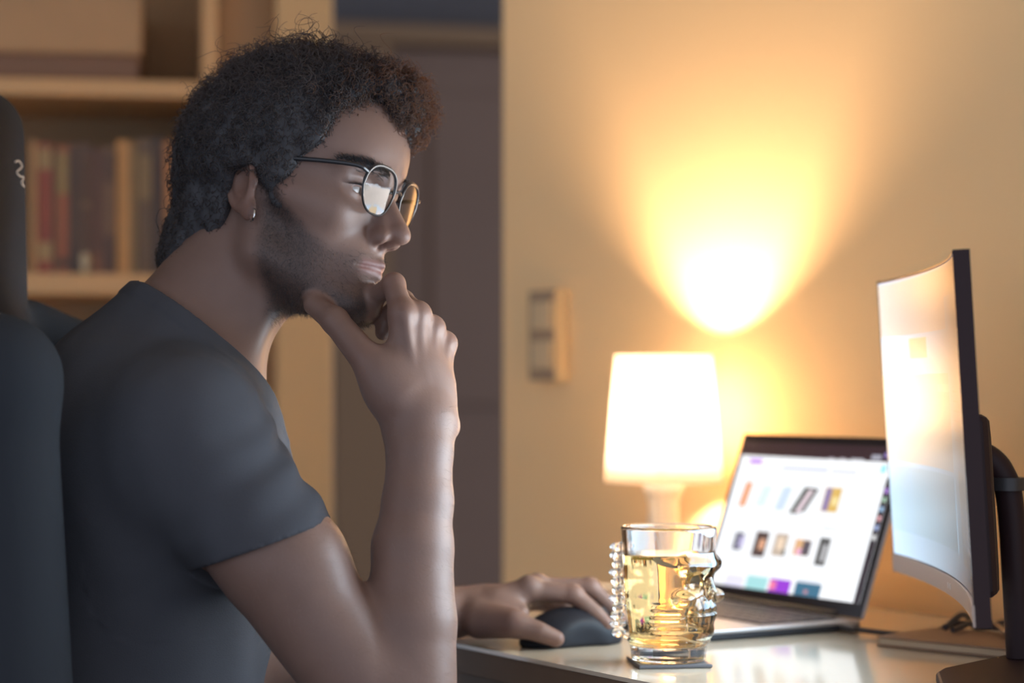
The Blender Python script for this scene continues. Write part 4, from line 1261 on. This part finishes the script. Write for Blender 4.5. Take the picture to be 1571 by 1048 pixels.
# ------------------------------------------------------------------ hair
M_hair = mat('hair_dark', (0.052, 0.050, 0.054), 0.62, spec=0.35)
M_curl = mat('hair_curls', (0.072, 0.066, 0.068), 0.6, spec=0.25)
ntc = M_curl.node_tree                                        # thin hairs let some lamp light through
trc = ntc.nodes.new('ShaderNodeBsdfTranslucent'); trc.inputs[0].default_value = (0.72, 0.43, 0.23, 1)
mxc = ntc.nodes.new('ShaderNodeMixShader'); mxc.inputs[0].default_value = 0.20
ntc.links.new(ntc.nodes['Principled BSDF'].outputs[0], mxc.inputs[1]); ntc.links.new(trc.outputs[0], mxc.inputs[2])
ntc.links.new(mxc.outputs[0], ntc.nodes['Material Output'].inputs[0])
M_fringe_lit = M_curl.copy(); M_fringe_lit.name = 'hair_fringe_lit'
for n_ in M_fringe_lit.node_tree.nodes:
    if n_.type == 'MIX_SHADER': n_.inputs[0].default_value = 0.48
def hair_zone(q):
    """signed mask in the head frame, negative where hair grows"""
    x, y, z = q[:, 0], np.abs(q[:, 1]), q[:, 2]
    # lower border seen from the side
    zl = np.interp(x, [-0.12, -0.075, -0.045, -0.032, -0.020, 0.000, 0.008, 0.030, 0.042, 0.060, 0.070, 0.084, 0.11],
                   [-0.075, -0.078, -0.062, -0.030, 0.012, 0.014, -0.004, 0.004, 0.024, 0.040, 0.074, 0.096, 0.102])
    zl = np.where((y < 0.03) & (x > 0.03), np.interp(y, [0, 0.03], [0.090, 0.085]) + (x - 0.085) * 0.5, zl)
    return zl - z
def f_hair(pw):
    q = to_head(pw)
    d = ell(q, (-0.006, 0, 0.044), (0.105, 0.083, 0.090), rotm('Y', -14))
    thick = np.interp(q[:, 2], [-0.09, -0.05, 0.0, 0.06, 0.14], [0.006, 0.009, 0.010, 0.010, 0.009])
    thick = thick * np.where(q[:, 0] > 0.0, 1 - 0.55 * np.clip((0.09 - q[:, 2]) / 0.09, 0, 1), 1)
    d = d - thick
    nb_ = cone(q, (-0.048, 0, 0.0), (-0.075, 0, -0.070), 0.066, 0.056)                    # nape
    d = smin(d, nb_, 0.02)
    d = smin(d, ell(q, (0.074, 0.004, 0.103), (0.042, 0.056, 0.022)), 0.02)               # quiff
    d = smin(d, ell(q, (0.100, 0.016, 0.092), (0.014, 0.032, 0.022)), 0.012)              # curls hanging over the far brow
    sb_ = near(q, lambda s: ell(np.stack([s[:, 0], np.abs(s[:, 1]), s[:, 2]], 1), (0.024, 0.0665, 0.008), (0.017, 0.0065, 0.030), rotm('Z', -8)), [-0.01, -0.09, -0.06], [0.06, 0.09, 0.06])
    d = d + vnoise(q, 120, 11) * 0.0035 + vnoise(q, 260, 12) * 0.0018
    zone = hair_zone(q)
    fr_ = ell(q, (0.100, 0.016, 0.092), (0.021, 0.038, 0.030))
    d = smax(d, np.minimum(zone, fr_), 0.006)
    return smin(d, sb_, 0.006)
hair, HV = sculpted('hair', f_hair, HC - 0.18, HC + 0.20, 0.0024, M_hair, body, relax=1, slack=2.2)

# curls: spiral strands rooted on the cap
def strands(roots, dirs, length, crad, turns, srad, npt=14, bend=None, r_=rng):
    n = len(roots)
    t = np.linspace(0, 1, npt)[None, :, None]
    length = np.broadcast_to(np.asarray(length, float), (n,))[:, None, None]
    d = dirs / np.linalg.norm(dirs, axis=1)[:, None]
    u = np.cross(d, r_.normal(size=(n, 3))); u /= np.linalg.norm(u, axis=1)[:, None]
    w = np.cross(d, u)
    ph = r_.uniform(0, 6.28, n)[:, None, None]
    tr = np.broadcast_to(np.asarray(turns, float), (n,))[:, None, None]
    cr_ = np.broadcast_to(np.asarray(crad, float), (n,))[:, None, None]
    a = 2 * np.pi * tr * t + ph
    grow = np.clip(t * 4, 0, 1)
    C = roots[:, None, :] + d[:, None, :] * t * length + cr_ * grow * (np.cos(a) * u[:, None, :] + np.sin(a) * w[:, None, :])
    if bend is not None: C = C + bend[:, None, :] * (t * t) * length
    tg = np.gradient(C, axis=1); tg /= np.linalg.norm(tg, axis=2)[:, :, None] + 1e-9
    s1 = np.cross(tg, np.array([0.31, 0.52, 0.79])); s1 /= np.linalg.norm(s1, axis=2)[:, :, None] + 1e-9
    s2 = np.cross(tg, s1)
    rad = srad * (1 - 0.6 * t)
    ring = [C + rad * (math.cos(k * 2.0944) * s1 + math.sin(k * 2.0944) * s2) for k in range(3)]
    V = np.stack(ring, 2).reshape(-1, 3)
    base = (np.arange(n) * npt * 3)[:, None, None] + (np.arange(npt - 1) * 3)[None, :, None]
    k = np.arange(3)[None, None, :]; k2 = (k + 1) % 3
    F = np.stack([base + k, base + k2, base + 3 + k2, base + 3 + k], -1).reshape(-1, 4)
    return V, F
hq = to_head(HV)
me_ = hair.data
nrmv = np.zeros(len(HV) * 3, np.float32); me_.vertices.foreach_get('normal', nrmv); nrmv = nrmv.reshape(-1, 3)
nh = nrmv @ HR32.T
outer = (np.einsum('ij,ij->i', nh, hq - np.array([0, 0, 0.03])) > 0.0)
cand = np.where(outer & ((hq[:, 2] > -0.070)))[0]
up_fac = np.clip((hq[cand, 2] - 0.02) / 0.10, 0, 1)
prob = 0.8 + up_fac * 0.6 + 1.0 * (hq[cand, 0] > 0.06)
prob = prob / prob.sum()
NS = 10500
pick = rng.choice(cand, NS, p=prob)
root_, nn = HV[pick] - nrmv[pick] * 0.004, nrmv[pick]
hqp = hq[pick]
flow = np.stack([-hqp[:, 0] * 2 + 0.02, hqp[:, 1] * 3, np.full(NS, -0.10)], 1) @ HR
side = rng.normal(size=(NS, 3)) * 0.8
ln_ = 0.009 + 0.011 * rng.random(NS) * (0.4 + np.clip((hqp[:, 2] - 0.02) / 0.1, 0, 1)) 
low = hqp[:, 2] < 0.0
ln_[low] *= 0.65
facef = (hqp[:, 0] > 0.03) & (hqp[:, 2] < 0.075) & (np.abs(hqp[:, 1]) > 0.03)
ln_[facef] *= 0.65
dirs = nn * 0.75 + side * 0.55 + flow * 1.2
Vs, Fs = strands(root_, dirs, ln_, 0.0022 + 0.0028 * rng.random(NS) * (1 - 0.6 * low), 0.9 + 1.4 * rng.random(NS), 0.00055, 14)
# large loose loops at the crown and brow
loops = []
for (px, py, n_) in ((375, 70, 14), (460, 42, 20), (440, 48, 8), (520, 62, 8), (345, 96, 9), (635, 140, 7), (645, 180, 3), (600, 105, 10), (300, 190, 6), (268, 310, 5), (560, 75, 8)):
    for _ in range(n_):
        q = P(px + rng.normal() * 14, py + rng.normal() * 8 + 7, 1.94 + rng.normal() * 0.03)
        loops.append(q)
loops = np.array(loops)
ctr = HC + np.array([0.0, 0, 0.03])
dl_ = loops - ctr; dl_ /= np.linalg.norm(dl_, axis=1)[:, None]
Vl, Fl = strands(loops - dl_ * 0.014, dl_ * 0.5 + rng.normal(size=loops.shape) * 0.55, 0.022 + 0.014 * rng.random(len(loops)), 0.0060 + 0.0045 * rng.random(len(loops)), 1.2 + 0.5 * rng.random(len(loops)), 0.00042, 26)
Vc = np.concatenate([Vs, Vl]); Fc = np.concatenate([Fs, Fl + len(Vs)])
# the loose fringe over the forehead is a part of its own: lamp glow put into its more translucent material
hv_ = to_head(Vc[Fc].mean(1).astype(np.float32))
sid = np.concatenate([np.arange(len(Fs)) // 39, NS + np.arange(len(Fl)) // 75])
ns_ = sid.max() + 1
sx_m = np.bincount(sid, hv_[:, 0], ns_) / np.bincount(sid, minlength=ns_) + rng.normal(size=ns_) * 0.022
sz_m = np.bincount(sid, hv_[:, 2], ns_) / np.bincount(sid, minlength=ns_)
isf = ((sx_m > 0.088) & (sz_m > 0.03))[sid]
for nm, sel, mm in (('curls', ~isf, M_curl), ('fringe', isf, M_fringe_lit)):
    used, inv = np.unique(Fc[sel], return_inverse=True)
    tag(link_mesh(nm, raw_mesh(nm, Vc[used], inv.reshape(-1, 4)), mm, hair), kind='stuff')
# beard stubble and eyebrows: short straight hairs on the skin
bn_ = np.zeros(len(BV) * 3, np.float32); body.data.vertices.foreach_get('normal', bn_); bn_ = bn_.reshape(-1, 3)
wb_ = np.where(ih, beard, 0) * (hp_[:, 0] > 0.0)
cb_ = np.where(wb_ > 0.12)[0]
pk = rng.choice(cb_, 9000, p=wb_[cb_] / wb_[cb_].sum())
rt = BV[pk] + rng.normal(size=(9000, 3)) * 0.0012
dn_ = bn_[pk] * 0.6 + rng.normal(size=(9000, 3)) * 0.35 + np.array([0.1, 0, -0.55])
Vb, Fb_ = strands(rt - bn_[pk] * 0.001, dn_, 0.0028 + 0.0022 * rng.random(9000), 0.0003, 0.4, 0.00010, 4)
tag(link_mesh('beard', raw_mesh('beard', Vb, Fb_), M_hair, body), kind='stuff')
ebr = []
for s_ in (-1, 1):
    for _ in range(420):
        t = rng.random(); 
        ebr.append((0.0975 - 0.026 * t ** 1.6 - 0.002, s_ * (0.010 + 0.042 * t), 0.0215 + 0.008 * math.sin(math.pi * (0.15 + 0.6 * t)) + rng.normal() * 0.0020 * (1 - 0.5 * t), s_))
ebr = np.array(ebr)
# drop each brow hair onto the skin
bw = from_head(ebr[:, :3])
near_i = np.where(ih & (hp_[:, 2] > 0.01) & (hp_[:, 2] < 0.045) & (hp_[:, 0] > 0.05))[0]
ii = near_i[np.argmin(((bw[:, None, :] - BV[near_i][None]) ** 2).sum(-1), axis=1)]
dd_ = np.stack([-0.35 * np.ones(len(ebr)), ebr[:, 3] * 1.0, 0.25 * np.ones(len(ebr))], 1) @ HR + rng.normal(size=(len(ebr), 3)) * 0.2
Ve, Fe = strands(BV[ii] - bn_[ii] * 0.0005, dd_ + bn_[ii] * 0.35, 0.008, 0.0003, 0.3, 0.00032, 5)
tag(link_mesh('eyebrows', raw_mesh('eyebrows', Ve, Fe), M_hair, body), kind='stuff')

ai = np.where((BV[:, 2] > 0.75) & (BV[:, 2] < 0.99) & (near(BV, f_arm_r, *B_ar) < 0.004) & (BV[:, 0] > -0.22))[0]
pa = rng.choice(ai, 2400)
Va, Fa = strands(BV[pa] - bn_[pa] * 0.0005, bn_[pa] * 0.45 + rng.normal(size=(2400, 3)) * 0.35 + np.array([0.25, 0, -0.5]), 0.006 + 0.006 * rng.random(2400), 0.0004, 0.3, 0.00005, 4)
tag(link_mesh('arm_hair', raw_mesh('arm_hair', Va, Fa), mat('arm_hair', (0.20, 0.14, 0.10), 0.5), body), kind='stuff')
lash = []
for s_ in (-1, 1):
    for k in range(70):
        t = k / 69.0
        yy = 0.0325 + (t - 0.45) * 0.025
        dy = yy - 0.0325
        xx = 0.0715 + math.sqrt(max(0.0143 ** 2 - dy * dy - 0.004 ** 2, 1e-6))
        lash.append((xx, s_ * yy, 0.0095 - 0.0022 * (2 * t - 1) ** 2, s_ * (t - 0.35)))
lash = np.array(lash)
Vh, Fh = strands(from_head(lash[:, :3]), np.stack([np.full(len(lash), 0.9), lash[:, 3] * 1.6, np.full(len(lash), 0.15)], 1) @ HR, 0.0075, 0.0002, 0.3, 0.00022, 5)
tag(link_mesh('eyelashes', raw_mesh('eyelashes', Vh, Fh), M_hair, body), kind='stuff')

# ------------------------------------------------------------------ glasses, earring
M_frame = mat('frame_dark', (0.015, 0.015, 0.018), 0.3)
M_rim = mat('frame_metal', (0.45, 0.42, 0.40), 0.25, 0.9)
M_lens = bpy.data.materials.new('lens'); M_lens.use_nodes = True
nl = M_lens.node_tree; nl.nodes.remove(nl.nodes['Principled BSDF'])
tp_ = nl.nodes.new('ShaderNodeBsdfTransparent'); gl_ = nl.nodes.new('ShaderNodeBsdfGlossy'); fr2 = nl.nodes.new('ShaderNodeFresnel'); mm_ = nl.nodes.new('ShaderNodeMixShader')
gl_.inputs['Roughness'].default_value = 0.02; fr2.inputs['IOR'].default_value = 1.38; tp_.inputs[0].default_value = (0.95, 0.96, 0.98, 1)
nl.links.new(fr2.outputs[0], mm_.inputs[0]); nl.links.new(tp_.outputs[0], mm_.inputs[1]); nl.links.new(gl_.outputs[0], mm_.inputs[2])
nl.links.new(mm_.outputs[0], nl.nodes['Material Output'].inputs[0])
gls = empty('eyeglasses', from_head([0.105, 0, 0.01]), 'dark rimmed eyeglasses on the man\'s nose reflecting the screen', 'glasses')
GX, GZ = 0.1065, 0.0055
def lens_pt(s_, a, rx=0.0232, rz=0.0218, dx=0.0):
    c_, n_ = math.cos(a), math.sin(a)
    y = rx * math.copysign(abs(c_) ** 0.72, c_); z = rz * math.copysign(abs(n_) ** 0.80, n_)
    if z < 0: y *= 1 + 0.35 * z / rz * 0.55
    yy = s_ * 0.0310 + y
    x = GX - 0.9 * yy * yy * 3.0 - 0.20 * z * -1 * 0.9 + dx
    return from_head([x, yy, GZ + z])
for s_ in (-1, 1):
    rim = [lens_pt(s_, 2 * math.pi * k / 40) for k in range(40)]
    Geo().tube(rim, [0.0017 if math.sin(2 * math.pi * k / 40) > 0.1 else 0.0011 for k in range(40)], 8, closed=True).build('rim', M_frame, gls, smooth=True)
    V = [lens_pt(s_, 2 * math.pi * k / 40, dx=0.0004) for k in range(40)] + [lens_pt(s_, 0, 1e-6, 1e-6, dx=0.0012)]
    V2 = [lens_pt(s_, 2 * math.pi * k / 40, 0.014, 0.0113, dx=0.0010) for k in range(40)]
    V = V[:40] + V2 + [V[40]]
    F = [(k, (k + 1) % 40, 40 + (k + 1) % 40, 40 + k) for k in range(40)] + [(40 + k, 40 + (k + 1) % 40, 80) for k in range(40)]
    lo_ = Geo().add(V, F).build('lens', M_lens, gls, smooth=True)
    hx_ = s_ * 0.0640
    tpts = [from_head([0.1010, s_ * 0.0535, 0.0175]), from_head([0.0960, s_ * 0.0640, 0.0200]), from_head([0.070, s_ * 0.0715, 0.0215]), from_head([0.035, s_ * 0.0760, 0.0225]), from_head([0.002, s_ * 0.0800, 0.0225]), from_head([-0.018, s_ * 0.0790, 0.017]), from_head([-0.033, s_ * 0.0775, 0.000])]
    Geo().tube(spline(tpts, 24), 0.0021, 8).build('temple', M_frame, gls, smooth=True)
    Geo().tube([from_head([0.1015, s_ * 0.0105, 0.000]), from_head([0.0975, s_ * 0.0095, -0.003]), from_head([0.0945, s_ * 0.0098, -0.007])], [0.0006, 0.0008, 0.0022], 8).build('nose_pad', M_rim, gls, smooth=True)
Geo().tube(spline([from_head([0.1035, -0.0105, 0.0085]), from_head([0.1075, -0.004, 0.0115]), from_head([0.1075, 0.004, 0.0115]), from_head([0.1035, 0.0105, 0.0085])], 12), 0.0016, 8).build('bridge', M_frame, gls, smooth=True)
ec = from_head([0.0075, -0.0835, -0.0325])
ring_ = [ec + 0.0060 * (math.cos(a) * (HR[0] * 0.7 - HR[1] * 0.7) + math.sin(a) * HR[2]) for a in np.linspace(0, 2 * math.pi, 28, endpoint=False)]
er_ = Geo().tube(ring_, 0.0008, 8, closed=True).build('earring', mat('earring_silver', (0.8, 0.78, 0.75), 0.15, 1.0), smooth=True)
tag(er_, 'small silver hoop earring in the man\'s ear lobe', 'earring')

# ------------------------------------------------------------------ gaming chair
chx = -0.47
chair = empty('gaming_chair', (chx + 0.10, 1.95, 0.0), 'black high-backed gaming chair the man sits in at the left', 'chair')
def f_back(p):
    q = p - np.array([chx, 1.93, 0.0], np.float32)
    lean = q.copy(); lean[:, 0] = q[:, 0] + (q[:, 2] - 1.05) * 0.02
    d = rbox(lean, (-0.062, 0, 1.064), (0.05, 0.19, 0.237), 0.045)                   # head part
    d = smin(d, rbox(lean, (-0.085, 0, 0.76), (0.052, 0.25, 0.31), 0.045), 0.03)   # lower back
    y = np.stack([lean[:, 0], np.abs(lean[:, 1]), lean[:, 2]], 1)
    d = smin(d, cone(y, (-0.055, 0.225, 1.005), (-0.055, 0.225, 0.62), 0.052, 0.058), 0.03)   # side wings
    d = smin(d, cone(y, (0.052, 0.232, 1.010), (0.062, 0.238, 0.62), 0.045, 0.050), 0.03)
    d = smin(d, cone(y, (-0.035, 0.222, 1.045), (0.050, 0.232, 1.012), 0.050, 0.045), 0.03)
    return d
sculpted('backrest', f_back, [chx - 0.20, 1.60, 0.42], [chx + 0.16, 2.26, 1.30], 0.006, M_chair, chair, slack=1.8)
def f_seat(p):
    q = p - np.array([chx + 0.24, 1.95, 0.0], np.float32)
    d = rbox(q, (0, 0, 0.385), (0.27, 0.25, 0.05), 0.045)
    y = np.stack([q[:, 0], np.abs(q[:, 1]), q[:, 2]], 1)
    return smin(d, cone(y, (-0.2, 0.245, 0.42), (0.2, 0.245, 0.41), 0.04, 0.035), 0.03)
sculpted('seat', f_seat, [chx - 0.08, 1.62, 0.30], [chx + 0.56, 2.28, 0.50], 0.008, M_chair, chair)
for s_, yy in ((-1, 1.685), (1, 2.235)):
    Geo().box((-0.16, yy + (0.03 if s_ < 0 else 0), 0.625), (0.26, 0.085, 0.028)).build('armrest', M_black, chair, bevel=0.01)
    Geo().box((-0.20, yy + (0.03 if s_ < 0 else 0), 0.49), (0.06, 0.03, 0.24)).build('armrest_post', M_black, chair, bevel=0.006)
    Geo().box((-0.20, yy + (0.07 if s_ < 0 else -0.05), 0.365), (0.07, 0.12, 0.03)).build('armrest_bracket', M_black, chair, bevel=0.004)
cb0 = np.array([chx + 0.24, 1.95])
Geo().lathe([(0.028, 0.09), (0.028, 0.20), (0.02, 0.205), (0.02, 0.33), (0.07, 0.332), (0.07, 0.338)], (*cb0, 0), 24).build('gas_lift', M_black, chair, smooth=True)
for k in range(5):
    a = k * 1.2566 + 0.3
    e_ = np.array([cb0[0] + 0.31 * math.cos(a), cb0[1] + 0.31 * math.sin(a)])
    Geo().tube([(*cb0, 0.105), (*((cb0 + e_) / 2), 0.10), (*e_, 0.075)], [0.028, 0.024, 0.017], 10).build('base_leg', M_black, chair, smooth=True)
    t_ = np.array([-math.sin(a), math.cos(a), 0]); r_2 = np.array([math.cos(a), math.sin(a), 0])
    for w2 in (-0.015, 0.015):
        Geo().lathe([(0.004, -0.010), (0.027, -0.010), (0.030, -0.004), (0.030, 0.004), (0.027, 0.010), (0.004, 0.010)], np.array([*e_, 0.0305]) + t_ * w2, 20, axis=(r_2, UP, -t_)).build('caster', M_black, chair, smooth=True)
# stitched mark near the top of the headrest
def back_x(y, z):
    xs = np.linspace(chx - 0.15, chx + 0.14, 400)
    pp = np.stack([xs, np.full(400, y), np.full(400, z)], 1).astype(np.float32)
    m_ = np.where(f_back(pp) < 0)[0]
    return xs[m_[-1]] if len(m_) else chx
mk = []
for (dy, dz) in ((0.000, 0.016), (0.010, 0.020), (0.018, 0.014), (0.010, 0.006), (0.004, 0.000), (0.012, -0.004), (0.022, -0.004), (0.016, -0.014), (0.024, -0.018)):
    y_, z_ = 2.035 + dy * 1.6, 1.2136 + dz * 0.6
    mk.append((back_x(y_, z_) + 0.0006, y_, z_))
Geo().tube(spline(mk, 40), 0.0012, 6).build('stitched_mark', mat('mark_thread', (0.55, 0.50, 0.45), 0.7), chair, smooth=True)
